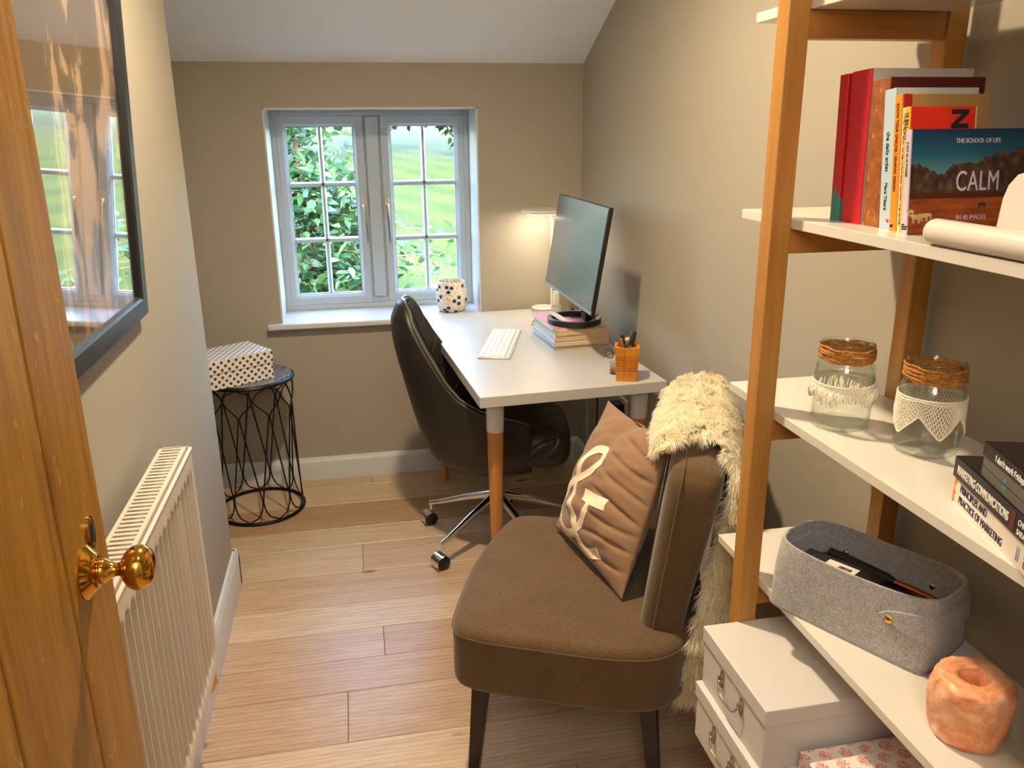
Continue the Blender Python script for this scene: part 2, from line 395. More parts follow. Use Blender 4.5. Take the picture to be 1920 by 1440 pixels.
def leaves(pos, size, mat, name, parent, droop=.3):
    V = []; F = []; tn = []
    tpl = np.array([(0, 0, 0), (.5, .24, .04), (.5, -.24, .04), (.22, .19, .03), (.22, -.19, .03), (.8, .13, -.03), (.8, -.13, -.03), (1.05, 0, -.1), (.22, 0, 0), (.5, 0, -.01), (.8, 0, -.06)])
    fc = [(0, 8, 3), (0, 4, 8), (3, 8, 9, 1), (8, 4, 2, 9), (1, 9, 10, 5), (9, 2, 6, 10), (5, 10, 7), (10, 6, 7)]
    for p in pos:
        a = random.uniform(0, 2*PI); el = random.gauss(-droop, .35); ro = random.gauss(0, .6)
        m = np.array((Matrix.Rotation(a, 3, 'Z') @ Matrix.Rotation(-el, 3, 'Y') @ Matrix.Rotation(ro, 3, 'X')))
        s = size*random.uniform(.65, 1.25); b = len(V)
        V += list(tpl @ m.T*s+np.array(p)); F += [tuple(i+b for i in f) for f in fc]; t = random.random(); tn += [(t, t, t, 1)]*8
    me = bpy.data.meshes.new(name); me.from_pydata([tuple(v) for v in V], [], F); me.materials.append(mat)
    me.polygons.foreach_set('use_smooth', [True]*len(F)); attr_col(me, 'tone', tn)
    o = bpy.data.objects.new(name, me); COL.objects.link(o); o.parent = parent; return o
tree = thing('garden_tree', 'leafy green tree close outside the window, filling the left sash', 'tree', (-1.36, 2.55, land(0, 2.55)))
twigs = MB(); pos = []
trunk = [(0, 0, 0), (.04, .02, 1.2), (.0, -.02, 2.2), (.06, .0, 3.2), (.02, .05, 4.3)]
twigs_pts = []
for k in range(92):
    z = random.uniform(1.3, 4.3); a = random.uniform(0, 2*PI); L = random.uniform(.55, .85)*(1.0 if z < 3.6 else .7)
    if k < 8: z = 2.86+k*.085; a = R(-34+k*7); L = 1.0+.13*(k % 3)
    d = Vector((math.cos(a), math.sin(a)*.75, random.uniform(-.05, .45))); p0 = Vector((.03, 0, z)); pts = [p0]
    for q in range(1, 7): pts.append(p0+d*L*q/6+Vector((0, 0, -.16*L*(q/6)**2))+Vector([random.gauss(0, .012) for _ in range(3)]))
    if max(p.x for p in pts) > .50 and k >= 8:
        f = .50/max(p.x for p in pts); pts = [p0+(p-p0)*f for p in pts]
    twigs.tube(pts, [.012-.0017*q for q in range(7)], 6)
    sparse = k < 8
    for q in np.linspace(.15, 1, 9 if sparse else 15):
        i = min(5, int(q*6)); b = pts[i].lerp(pts[i+1], q*6-i) if i < 6 else pts[-1]
        for _ in range(4 if sparse else 11):
            o = Vector([random.gauss(0, .055 if sparse else .11) for _ in range(3)]); pos.append(tuple(b+o))
pos = [p for p in pos if p[1] > -1.75]
part('trunk', MB().tube(trunk, [.085, .07, .05, .035, .012], 12), M_BARK, tree)
part('branch', twigs, M_BARK, tree)
leaves(pos, .098, M_LEAF, 'foliage', tree)
# trees and hedge beyond the lawn
M_FAR = leaf_mat('far_leaf', col(14, 34, 20), col(24, 48, 26), col(42, 66, 34))
def far_tree(x, y, h, w, n, lab):
    g = land(0, y); o = thing('woodland_tree', lab, 'tree', (x, y, g), 0, 'trees beyond the lawn')
    part('trunk', MB().tube([(0, 0, -.2), (.1, 0, h*.5), (0, 0, h*.8)], [.22, .16, .06], 10), M_BARK, o)
    pts = []
    for _ in range(n):
        v = Vector((random.gauss(0, 1), random.gauss(0, 1), random.gauss(0, 1))).normalized()*random.uniform(.6, 1)**.5
        pts.append((v.x*w, v.y*w*.8, h*.55+v.z*h*.47))
    leaves(pts, .75, M_FAR, 'foliage', o, .2); return o
for i, (x, h, w) in enumerate([(-20, 9, 3.4), (-14.6, 7.5, 3.2), (-9.4, 8.5, 3.3), (-4.2, 7.8, 3.1), (1.0, 9, 3.3), (6.2, 7.4, 3.1), (11.6, 9.5, 3.3), (17, 8.5, 3.2), (22.6, 10, 3.6)]):
    far_tree(x, 43.5 if i % 2 else 48.5, h, w, 900, 'dark green tree standing beyond the lawn')

# ================================================================== LEFT SIDE: DOOR, RADIATOR, PICTURE
def oak_door_mat():
    t = NT('oak_door'); v = t.coord(scale=(1, 1, .07)); n1 = t.noise(v, 16, 6, .6, 1.0); n2 = t.noise(v, 95, 3, .6)
    c = t.ramp(n1, [(.28, col(124, 78, 10)), (.7, col(172, 124, 38))])
    c = t.mix(.3, c, t.ramp(n2, [(.35, col(104, 62, 8)), (.62, col(180, 132, 46))]))
    v2 = t.coord(scale=(1, 1, .45)); fl = t.noise(v2, 38, 2, .5, 2.4)      # pale medullary flecks
    c = t.mix(t.ramp(fl, [(.665, (0, 0, 0, 1)), (.705, (.45, .45, .45, 1))]), c, col(206, 158, 84))
    vk = t.node('ShaderNodeTexVoronoi'); vk.inputs['Scale'].default_value = 1; t.link(t.coord(scale=(4, 4, 1.6), loc=(0, .3, .18)), vk.inputs['Vector'])
    c = t.mix(t.ramp(vk.outputs['Distance'], [(.05, (.8, .8, .8, 1)), (.16, (0, 0, 0, 1))]), c, col(120, 70, 26))
    t.base(c); t.set(Roughness=.42); t.bump(n2, .08, .001); return t.m
M_OAK = oak_door_mat()
DX = -1.299
door = bpy.data.objects.new('door_1', None); COL.objects.link(door); door['kind'] = 'structure'; door['label'] = 'oak plank door standing open against the radiator, with a brass knob'
door.location = (DX, -3.28, 0)
mb = MB(); yb = [.762, .628, .462, .30, .14, 0]         # board joints from the free edge back to the hinge
for a, b in zip(yb, yb[1:]):
    g = .0042; h_ = .0011; mb.prism([(0, b+g), (0, a-g), (-.0032, a-h_), (-.0348, a-h_), (-.038, a-g), (-.038, b+g), (-.0348, b+h_), (-.0032, b+h_)], .008, 1.985)
mb.box((-.030, .01, .01), (-.008, .75, 1.98), 1)
part('door_leaf', mb, [M_OAK, plain('dark_groove', col(70, 34, 10), .8)], door, 30)
kz, ky = 1.022, .680
T = Matrix.Translation((0, ky, kz)) @ Matrix.Rotation(R(90), 4, 'Y')
mb = MB().lathe([(.0, 0), (.030, 0), (.0305, .002), (.028, .004), (.0235, .008), (.0205, .011), (.0195, .0125), (.0135, .013), (.0145, .014), (.0145, .019), (.0130, .021), (.0105, .025), (.0075, .030), (.0075, .034), (.0090, .037), (.0155, .040),
                         (.0215, .0445), (.0248, .050), (.0255, .056), (.0240, .0625), (.0195, .068), (.0120, .0715), (0, .0725)], 40, 0, T)
part('door_knob', mb, M_BRASS, door, 60)
T = Matrix.Translation((0, ky+.030, kz+.034)) @ Matrix.Rotation(R(90), 4, 'Y')
mb = MB(); el = [(.020*math.cos(a), .0125*math.sin(a)) for a in np.linspace(0, 2*PI, 32, endpoint=False)]; mb.prism(el, 0, .003, 0, T)
el2 = [(.012*math.cos(a), .0055*math.sin(a)) for a in np.linspace(0, 2*PI, 24, endpoint=False)]; mb.prism(el2, .003, .0034, 1, T)
for q in (-.0155, .0155): mb.ball((q, 0, .003), (.0024, .0024, .0014), 10, 6, 0, T)
part('keyhole_cover', mb, [M_BRASS, M_BLACK], door, 40, bevel=.0008)

# radiator
M_RAD = plain('radiator_enamel', col(204, 193, 178), .35)
rad = thing('radiator', 'white ribbed panel radiator on the left wall behind the open door', 'radiator', (-1.392, -2.17, 0))
Y0, Y1, Z0, Z1 = -.45, .45, .295, .835
pitch = .0345; n = int(round((Y1-Y0-.05)/pitch))
def front(u, v):
    y = Y0+(Y1-Y0)*u; z = Z0+(Z1-Z0)*v
    ph = ((y-Y0-.025)/pitch) % 1; inn = 0
    if .025 < y-Y0 < Y1-Y0-.025:
        c = abs(ph-.5)*2                              # 0 mid channel, 1 on the ridge
        inn = 1-max(0, min(1, (c-.66)/.18)); inn = inn*inn*(3-2*inn)
    hz = (.5-.5*c) if inn > 0 else 0
    top = Z1-.045-.012*(1-min(1, hz*3)); bot = Z0+.03
    f = max(0, min(1, (top-z)/.012))*max(0, min(1, (z-bot)/.012))
    return (.032-.0125*inn*f, y, z)
zs = [0, .02, .045, .06, .08, .1]+list(np.linspace(.14, .86, 8))+[.872, .882, .892, .902, .912, .922, .94, .97, 1]
mb = MB(); NU = n*10+8; us = np.linspace(0, 1, NU)
mb.grid(lambda u, v: front(us[int(round(u*(NU-1)))], zs[int(round(v*(len(zs)-1)))]), NU, len(zs))
mb.box((-.004, Y0+.004, Z0), (.016, Y1-.004, Z1-.003)); mb.box((-.028, Y0+.004, Z0), (-.02, Y1-.004, Z1-.006))
mb.tube([(.0305, Y0, Z1-.004), (.0305, Y1, Z1-.004)], .0045, 8)
part('panel', mb, M_RAD, rad, 50)
mb = MB(); mb.box((-.031, Y0, Z1-.05), (-.029, Y1, Z1)); mb.box((-.031, Y0, Z1-.010), (-.024, Y1, Z1+.003)); mb.box((.016, Y0, Z1-.010), (.024, Y1, Z1+.003))
for y in (Y0, Y1-.004): mb.box((-.031, y, Z1-.30), (.028, y+.004, Z1+.003))
k = 0; y = Y0+.012
while y < Y1-.012:
    mb.box((-.025, y, Z1-.006), (.018, y+.0085, Z1+.0015)); y += .0165
part('top_grille', mb, M_RAD, rad, 0)
mb = MB().tube([(0, Y1-.02, .31), (0, Y1+.035, .305), (0, Y1+.055, .29), (0, Y1+.06, .26), (0, Y1+.06, .19), (-.01, Y1+.06, .165), (-.058, Y1+.06, .16)], [.008, .008, .008, .0075, .0075, .0075, .0075], 12)
mb.lathe([(0, 0), (.013, 0), (.014, .006), (.014, .02), (.010, .028), (.0, .03)], 16, 0, Matrix.Translation((0, Y1+.06, .268)))
mb.lathe([(.012, 0), (.012, .016)], 6, 0, Matrix.Translation((0, Y1+.06, .225)))
part('valve', mb, M_BRASS, rad, 50, label='brass lockshield valve and pipe')

# framed picture with reflecting glass
def art_mat():
    t = NT('blotched_print'); v = t.coord(scale=(1, 1, .33)); n = t.noise(v, 11, 7, .62, 1.1)
    t.base(t.ramp(n, [(.0, col(110, 86, 62)), (.495, col(122, 96, 70)), (.51, col(226, 186, 150)), (1, col(236, 200, 168))])); t.set(Roughness=.8); return t.m
pic = thing('framed_picture', 'large black framed print under glass on the left wall', 'picture', (-1.434, -1.60, 1.112))
pic.rotation_euler = (0, R(2.9), R(.45))
PW, PH, FW = .66, .86, .040
mb = frame_mb(0, PW, 0, PH, FW, 0, .022, .004); T = Matrix(((0, -1, 0, 0), (-1, 0, 0, 0), (0, 0, 1, 0), (0, 0, 0, 1)))
mb.v = [tuple(T @ Vector(v)) for v in mb.v]
part('frame', mb, plain('black_frame', col(34, 38, 40), .38), pic, bevel=.0012)
mb = MB().box((-.020, -PW+.02, .02), (-.016, -.02, PH-.02)); part('print', mb, art_mat(), pic, 0)
mb = MB().box((-.012, -PW+FW-.002, FW-.002), (-.010, -FW+.002, PH-FW+.002)); part('glass', mb, glassy('picture_glass', (.97, .98, .97, 1), ior=1.52, boost=1.7), pic, 0)

# ================================================================== SIDE TABLE AND DOTTED BOX
def facecoord(t):
    tc = t.node('ShaderNodeTexCoord'); p = t.node('ShaderNodeSeparateXYZ'); t.link(tc.outputs['Object'], p.inputs[0])
    nn = t.node('ShaderNodeSeparateXYZ'); t.link(tc.outputs['Normal'], nn.inputs[0])
    def absgt(s): a = t.node('ShaderNodeMath', operation='ABSOLUTE'); t.link(s, a.inputs[0]); g = t.node('ShaderNodeMath', operation='GREATER_THAN'); t.link(a.outputs[0], g.inputs[0]); g.inputs[1].default_value = .6; return g.outputs[0]
    def mx(f, a, b): m = t.node('ShaderNodeMix', data_type='FLOAT'); t.link(f, m.inputs[0]); t.link(a, m.inputs[2]); t.link(b, m.inputs[3]); return m.outputs[0]
    u = mx(absgt(nn.outputs[0]), p.outputs[0], p.outputs[1]); v = mx(absgt(nn.outputs[2]), p.outputs[2], p.outputs[1]); return u, v
def mth(t, op, a, b=None):
    m = t.node('ShaderNodeMath', operation=op)
    for i, q in enumerate((a, b)):
        if q is None: continue
        if hasattr(q, 'is_linked'): t.link(q, m.inputs[i])
        else: m.inputs[i].default_value = q
    return m.outputs[0]
def dot_dist(t, u, v, pu, pv):
    def lat(off):
        a = mth(t, 'SUBTRACT', mth(t, 'FRACT', mth(t, 'ADD', mth(t, 'DIVIDE', u, pu), off+100)), .5); b = mth(t, 'SUBTRACT', mth(t, 'FRACT', mth(t, 'ADD', mth(t, 'DIVIDE', v, pv), off+100)), .5)
        a = mth(t, 'MULTIPLY', a, pu); b = mth(t, 'MULTIPLY', b, pv)
        return mth(t, 'SQRT', mth(t, 'ADD', mth(t, 'MULTIPLY', a, a), mth(t, 'MULTIPLY', b, b))), a, b
    d1 = lat(0); d2 = lat(.5); return mth(t, 'MINIMUM', d1[0], d2[0]), d1, d2
t = NT('polka_dot_card'); u, v = facecoord(t); d, _, _ = dot_dist(t, u, v, .0290, .0290)
t.base(t.mix(t.ramp(d, [(.0047, (0, 0, 0, 1)), (.0053, (1, 1, 1, 1))]), col(58, 48, 42), col(228, 220, 212))); t.set(Roughness=.5); M_POLKA = t.m
st = thing('side_table', 'round black wire side table in the corner left of the window', 'table', (-1.425, -.255, 0))
t = NT('hammered_metal'); v = t.coord(); vo = t.node('ShaderNodeTexVoronoi'); vo.inputs['Scale'].default_value = 75; t.link(v, vo.inputs['Vector'])
t.base(t.ramp(vo.outputs['Distance'], [(.1, col(60, 60, 64)), (.6, col(168, 168, 172))])); t.set(Roughness=.32, Metallic=.8); t.bump(vo.outputs['Distance'], .5, .003); M_HAMMER = t.m
TR = .172; TH = .575
part('top', MB().lathe([(0, TH-.004), (TR-.003, TH-.004), (TR-.003, TH), (0, TH)], 64), M_HAMMER, st, 30)
mb = MB().tube([(TR*math.cos(a), TR*math.sin(a), TH-.010) for a in np.linspace(0, 2*PI, 48, endpoint=False)], .0072, 8, cyc=True)
part('rim', mb, M_BLACKM, st)
mb = MB().tube([(TR*math.cos(a), TR*math.sin(a), .007) for a in np.linspace(0, 2*PI, 48, endpoint=False)], .0068, 8, cyc=True)
part('base_ring', mb, M_BLACKM, st)
mb = MB(); NL = 9
def wp(a, z): rr = TR-.003-.008*math.sin(PI*min(1, z/.56)); return (rr*math.cos(a), rr*math.sin(a), z)
for k in range(NL):
    a0 = 2*PI*k/NL+.35; hw = PI/NL
    # tall loop: wide arch at the top narrowing to crossing points, rounded foot
    for ph, flip in ((0, 1), (0, -1)):
        pts = []
        for q in np.linspace(0, 1, 34):
            z = .012+.548*q
            if q < .16: w = math.sqrt(max(0, 1-((.16-q)/.16)**2))*.98
            elif q < .80: w = .98-(.98+.98)*((q-.16)/.64)*.5
            else: w = .0+math.sqrt(max(0, 1-((q-.90)/.10)**2))*.98 if q >= .90 else .98*((q-.80)/.10)
            pts.append(wp(a0+flip*hw*w, z))
        mb.tube(pts, .0030, 6)
part('wire_cage', mb, M_BLACKM, st, 60)
bx = thing('gift_box', 'white polka dot card box with a lid on the wire side table', 'box', (-1.4825, -.306, TH), R(33))
part('body', MB().box((-.132, -.097, 0), (.132, .097, .08)), M_POLKA, bx, bevel=.001)
part('lid', MB().box((-.135, -.100, .062), (.135, .100, .112)), M_POLKA, bx, bevel=.0012)

# ================================================================== DESK AND WHAT STANDS ON IT
DZ = .733
desk = thing('desk', 'white topped desk with bamboo legs along the right wall under the window', 'desk', (-.645, -1.217, 0), R(4.2)*0+.062)
# local frame: x along the short front edge, y towards the window
mb = MB().box((0, 0, DZ-.034), (.600, 1.165, DZ)); part('desk_top', mb, M_DESK, desk, bevel=.0012)
for (x, y) in ((.065, .085), (.545, .085), (.065, 1.08), (.545, 1.08)):
    l = part('leg', MB().lathe([(.0, 0), (.015, 0), (.0155, .004), (.0262, .592), (0, .592)], 12, 0, Matrix.Translation((x, y, 0))), M_LEGWOOD, desk, 30)
    part('collar', MB().lathe([(0, .592), (.0268, .592), (.0272, .6), (.0285, DZ-.036), (0, DZ-.036)], 28, 0, Matrix.Translation((x, y, 0))), M_TRIM, l, 40, label='white leg collar')
DM = Matrix.Translation((-.645, -1.217, 0)) @ Matrix.Rotation(.062, 4, 'Z')

# keyboard
kb = thing('keyboard', 'thin silver and white computer keyboard lying on the desk', 'keyboard', (-.4705, -.6055, DZ), R(-107))
part('case', MB().box((-.209, -.057, 0.0), (.209, .057, .0055)), plain('aluminium', col(205, 203, 198), .35, .6), kb, bevel=.002)
mb = MB(); kp = .019
for r in range(6):
    y = .046-.0185*r; h = .0075 if r == 0 else .0165
    cols = [(-.203+i*.0193, .0165) for i in range(21)]
    if r == 5: cols = [(-.203+i*.0193, .0165) for i in range(4)]+[(-.203+4*.0193, .093)]+[(-.203+i*.0193, .0165) for i in range(9, 21)]
    for x, w in cols:
        if x > .20: continue
        mb.box((x, y-h/2, .0055), (x+w, y+h/2, .0078))
part('keycaps', mb, plain('white_keycaps', col(236, 232, 224), .5), kb, 0)

# magazines under the monitor
M_PAGES = wood('page_edges', col(176, 142, 100), col(218, 192, 152), 0, 160, .8, 60, bump=.1)
def magazine(z, h, dx, dy, rz, c, sp, lab, w=.205, l=.275):
    o = thing('magazine', lab, 'magazine', (-.208+dx, -.607+dy, z), R(3.4)+rz, 'magazines piled under the monitor')
    part('pages', MB().box((-w/2+.002, -l/2+.001, .0006), (w/2-.001, l/2-.001, h-.0006)), M_PAGES, o, 0)
    cv = MB().box((-w/2, -l/2, h-.0006), (w/2, l/2, h)); cv.box((-w/2, -l/2, 0), (w/2, l/2, .0006)); part('cover', cv, plain('magazine_cover', c, .3), o, 0)
    part('spine', MB().box((-w/2-.0006, -l/2, 0), (-w/2+.0012, l/2, h)), plain('magazine_spine', sp, .35), o, 0); return o
z = DZ
MAGS = [(.0085, 0, 0, 0, col(120, 116, 116), col(150, 150, 156), 'grey spined magazine at the bottom of the pile under the monitor'),
        (.0085, .002, .004, .01, col(196, 206, 220), col(196, 208, 226), 'pale blue spined magazine, second up in the pile'),
        (.009, -.001, -.002, -.006, col(220, 214, 206), col(160, 172, 196), 'blue grey spined magazine, third up in the pile'),
        (.009, .001, .002, 0, col(216, 210, 204), col(220, 216, 212), 'white spined magazine, fourth up in the pile'),
        (.0095, .0, .0, .008, col(206, 200, 196), col(186, 184, 196), 'lilac grey spined magazine, fifth up in the pile'),
        (.0105, .006, .003, -.01, col(220, 212, 204), col(214, 196, 190), 'pink grey spined magazine under the green one'),
        (0.0165, .004, -.001, .012, col(222, 200, 190), col(84, 210, 110), 'bright green spined magazine second from the top of the pile'),
        (0.0075, -.006, .006, .0, col(214, 158, 186), col(226, 190, 206), 'pink covered magazine on top of the pile under the monitor ring')]
for h, dx, dy, rz, c, sp, lab in MAGS:
    magazine(z, h, dx, dy, rz, c, sp, lab); z += h+.0002
MZ = z
# monitor
t = NT('dark_screen'); t.base(col(58, 64, 62)); t.set(Roughness=.24, Specular_IOR_Level=1.0, Coat_Weight=.4, Coat_Roughness=.25); M_SCREEN = t.m
mon = thing('monitor', 'flat black computer monitor tilted back on a ring stand over the magazines', 'monitor', (-.205, -.655, MZ))
T = Matrix.Translation((-.034, 0, .092)) @ Matrix.Rotation(R(.6), 4, 'Z') @ Matrix.Rotation(R(9.1), 4, 'Y')
MW, MH = .62, .350
part('casing', MB().box((.002, -MW/2, 0), (.016, MW/2, MH), 0, T), M_BLACK, mon, bevel=.002)
part('screen', MB().box((0, -MW/2+.004, .014), (.0025, MW/2-.004, MH-.004), 0, T), M_SCREEN, mon, 0)
part('bezel', MB().box((-.0006, -MW/2, 0), (.0025, MW/2, .012), 0, T), plain('grey_bezel', col(120, 124, 124), .35), mon, 0, label='slim grey lower bezel')
mb = MB().hexa([(.016, -.20, .03), (.036, -.13, .03), (.036, .13, .03), (.016, .20, .03)], [(.016, -.20, .20), (.036, -.13, .17), (.036, .13, .17), (.016, .20, .20)], 0, T)
part('rear_housing', mb, M_BLACK, mon, bevel=.004)
mb = MB(); mb.hexa([(.034, -.028, .004), (.062, -.022, .004), (.062, .022, .004), (.034, .028, .004)], [(.026, -.024, .20), (.046, -.02, .20), (.046, .02, .20), (.026, .024, .20)]); part('neck', mb, M_BLACK, mon, bevel=.003)
ring = [(.098*math.cos(a), .105*math.sin(a)) for a in np.linspace(0, 2*PI, 48, endpoint=False)]
mb = MB(); m = len(ring); vs = []
for f, zz in ((1, .0), (1, .018), (.97, .0205), (.86, .0205), (.84, .018), (.84, 0)): vs += [(x*f, y*f, zz) for x, y in ring]
mb.add(vs, [(((j+1) % 6)*m+k, ((j+1) % 6)*m+(k+1) % m, j*m+(k+1) % m, j*m+k) for j in range(6) for k in range(m)])
part('ring_base', mb, M_BLACK, mon, 35)

# things lying round the stand
gl = glassy('clear_acrylic', (.93, .95, .96, 1), ior=1.6, edge=(.75, .80, .82, 1))
o = thing('ruler', 'clear plastic ruler leaning across the monitor ring stand', 'ruler', (-.226, -.738, MZ+.0012))
o.rotation_euler = (R(7.5), 0, R(17)); part('blade', MB().box((-.014, 0, 0.0), (.014, .155, .003)), plain('frosted_plastic', col(226, 222, 226), .25), o, bevel=.0006)
o = thing('memory_stick', 'small white memory stick lying in the monitor ring stand', 'memory stick', (-.131, -.712, MZ+.0208), R(58)); part('case', MB().box((-.022, -.007, 0), (.022, .007, .006)), M_WHITE, o, bevel=.001); part('plug', MB().box((.022, -.005, .001), (.032, .005, .005)), M_STEEL, o)
o = thing('drinks_coaster', 'round bamboo coaster half hidden by the magazine pile', 'coaster', (-.247, -.335, DZ)); part('dish', MB().lathe([(0, 0), (.044, 0), (.047, .003), (.047, .012), (.045, .014), (.042, .013), (.040, .006), (0, .006)], 40), plain('bamboo_dish', col(206, 146, 70), .45, mott=.1, bscale=40), o)
o = thing('candle', 'cream candle in a box shaped holder on the desk corner', 'candle', (-.137, -.188, DZ), R(20)); part('wax_block', MB().box((-.026, -.026, 0), (.026, .026, .098)), plain('cream_wax', col(238, 226, 190), .5), o, bevel=.004); part('lid', MB().box((-.025, -.025, .098), (.025, .025, .104)), M_WHITE, o, bevel=.002)
o = thing('gift_tag', 'small white card tag with grey border leaning on the candle', 'tag', (-.172, -.238, DZ), R(-8)); o.rotation_euler = (R(-12), R(0), R(-32))
part('card', MB().box((-.022, -.0008, 0), (.022, .0008, .058)), plain('white_card', col(236, 232, 218), .6), o, 0)
fr = frame_mb(-.018, .018, .006, .052, .0012, -.0012, -.0007); part('printed_border', fr, plain('grey_ink', col(120, 118, 104), .7), o, 0)
lettering('lettering', 'ALL', o, plain('grey_ink_letters', col(96, 94, 84), .7), .016, (-.014, -.0011, .022), (1, 0, 0), (0, 0, 1))
o = thing('glass_dish', 'pale green glass dish behind the monitor stand', 'dish', (-.105, -.300, DZ)); part('bowl', MB().lathe([(0, 0), (.034, 0), (.044, .010), (.046, .034), (.0445, .034), (.042, .012), (.033, .003), (0, .003)], 36), glassy('green_glass', (.82, .93, .88, 1), ior=1.5, edge=(.55, .75, .68, 1)), o)
o = thing('marker_pen', 'short black pen propped in the dish behind the monitor', 'pen', (-.112, -.330, DZ+.014)); o.rotation_euler = (R(38), R(-24), 0); part('barrel', MB().lathe([(0, 0), (.003, .004), (.0055, .018), (.006, .075), (.005, .08), (0, .08)], 14), M_BLACK, o)
o = thing('pencil', 'dark pencil sticking out behind the magazine pile', 'pencil', (-.086, -.640, DZ+.040)); 
# desk lamp: white disc foot, thin stem, flat disc head with the light under it
lampo = thing('desk_lamp', 'white disc headed desk lamp behind the monitor', 'lamp', (-.184, -.072, DZ))
part('foot', MB().lathe([(0, 0), (.050, 0), (.052, .003), (.052, .014), (.048, .018), (0, .018)], 44), M_WHITE, lampo)
part('foot_band', MB().lathe([(.0523, .0095), (.0526, .0115), (.0523, .0135)], 44), plain('grey_band', col(110, 116, 114), .4), lampo)
part('stem', MB().tube([(.038, .012, .010), (.040, .014, .2), (.038, .012, .38), (.026, .004, .428), (.0, -.01, .434)], .0045, 12), M_WHITE, lampo)
part('head', MB().lathe([(0, .428), (.102, .428), (.106, .431), (.106, .439), (.102, .443), (.07, .445), (0, .446)], 56, 0, Matrix.Translation((-.008, -.075, 0))), M_WHITE, lampo)
t = NT('lamp_diffuser'); t.set(Emission_Strength=12.0, Emission_Color=(1, .86, .66, 1)); t.base(col(250, 244, 230)); M_EMIT = t.m
part('diffuser', MB().lathe([(0, .4268), (.095, .4268), (.095, .4282), (0, .4282)], 48, 0, Matrix.Translation((-.008, -.075, 0))), M_EMIT, lampo, 0)

# pen pot
PX, PY = -.163, -1.128
pp = thing('pen_pot', 'square tapered wooden pen pot with ribbed bands near the desk front', 'pen pot', (PX, PY, DZ), R(-18)); pp.scale = (1.1, 1.1, 1.09)
mb = MB(); lv = [(0, .0285)]
for k in range(10):
    zz = .030+.042*k/9; lv += [(zz-.0015, .0285+.0065*zz/.1), (zz, .0285+.0065*zz/.1-.0026), (zz+.0015, .0285+.0065*zz/.1)]
lv += [(.1, .035)]
vs = []; fs = []
for zz, h in lv: vs += [(-h, -h, zz), (h, -h, zz), (h, h, zz), (-h, h, zz)]
L = len(lv); fs = [(j*4+k, j*4+(k+1) % 4, (j+1)*4+(k+1) % 4, (j+1)*4+k) for j in range(L-1) for k in range(4)]+[(3, 2, 1, 0)]
mb.add(vs, fs); n = 40; top = [(.035*max(-1, min(1, 1.42*math.cos(a))), .035*max(-1, min(1, 1.42*math.sin(a))), .1) for a in np.linspace(0, 2*PI, n, endpoint=False)]
hole = [(.0285*math.cos(a), .0285*math.sin(a)) for a in np.linspace(0, 2*PI, n, endpoint=False)]
mb.add(top+[(x, y, .1) for x, y in hole]+[(x, y, .02) for x, y in hole], [(k, (k+1) % n, n+(k+1) % n, n+k) for k in range(n)]+[(n+k, n+(k+1) % n, 2*n+(k+1) % n, 2*n+k) for k in range(n)]+[tuple(range(2*n, 3*n))])
part('pot', mb, wood('orange_pine', col(176, 102, 22), col(216, 144, 50), 2, 70, .4, 12), pp, 25)
def pen(name, lab, cat, foot, tip, r, c1, c2, split, tipround=False):
    f = Vector((PX+foot[0], PY+foot[1], DZ+.0225)); T_ = Vector((PX+tip[0], PY+tip[1], DZ+tip[2])); d = T_-f; L = d.length
    o = thing(name, lab, cat, f); o.rotation_mode = 'QUATERNION'; o.rotation_quaternion = d.to_track_quat('Z', 'Y')
    part('barrel', MB().lathe([(0, 0), (r*.5, .003), (r, .012), (r, L*split), (0, L*split)], 14), plain('pen_barrel', c1, .4), o)
    part('cap', MB().lathe([(0, L*split), (r*1.08, L*split), (r*1.08, L-.004), (r*.9, L-.0005), (0, L)], 14), plain('pen_cap', c2, .35), o); return o
pen('marker_pen', 'thick brown marker pen with a black cap in the wooden pot', 'pen', (-.006, -.004), (.024, .006, .152), .0078, col(128, 92, 58), col(22, 20, 20), .66)
pen('felt_tip_pen', 'brown pen with an olive end at the left of the pot', 'pen', (.004, .002), (-.022, -.004, .134), .0045, col(196, 156, 110), col(128, 112, 66), .72)
pen('felt_tip_pen', 'dark purple capped pen standing in the wooden pot', 'pen', (.008, .006), (-.014, .014, .140), .0050, col(112, 116, 70), col(48, 26, 34), .74)
pen('ballpoint_pen', 'slim black capped pen behind the dark purple one', 'pen', (.006, -.008), (-.008, .018, .134), .0034, col(40, 34, 36), col(30, 26, 28), .7)
pen('felt_tip_pen', 'short green capped pen in the front of the pot', 'pen', (.006, .010), (-.007, -.012, .116), .0058, col(40, 110, 78), col(18, 92, 60), .6)
pen('crayon', 'red pencil at the left edge of the pot', 'pencil', (.0, .0), (-.026, .004, .122), .0040, col(196, 40, 34), col(196, 40, 34), .7)
pen('make_up_brush', 'wooden rod with a pale round tip in the pot', 'brush', (.000, .012), (.006, .020, .112), .0030, col(206, 160, 110), col(206, 160, 110), .8)
bpy.data.objects['make_up_brush'].children[0].name = 'handle'
o = bpy.data.objects['make_up_brush']; part('round_tip', MB().ball((0, 0, .100), .0085, 14, 10), plain('pale_tip', col(222, 182, 140), .6), o)
o = bpy.data.objects['pencil']; o.rotation_euler = (0, R(68), R(-42)); part('shaft', MB().lathe([(0, 0), (.0032, .002), (.0032, .10), (.0005, .118), (0, .118)], 8), M_BLACK, o)
o['label'] = 'dark pencil lying behind the magazine pile, point sticking out'
o.location = (-.135, -.60, DZ+.0036); o.rotation_euler = (R(90), 0, R(18))
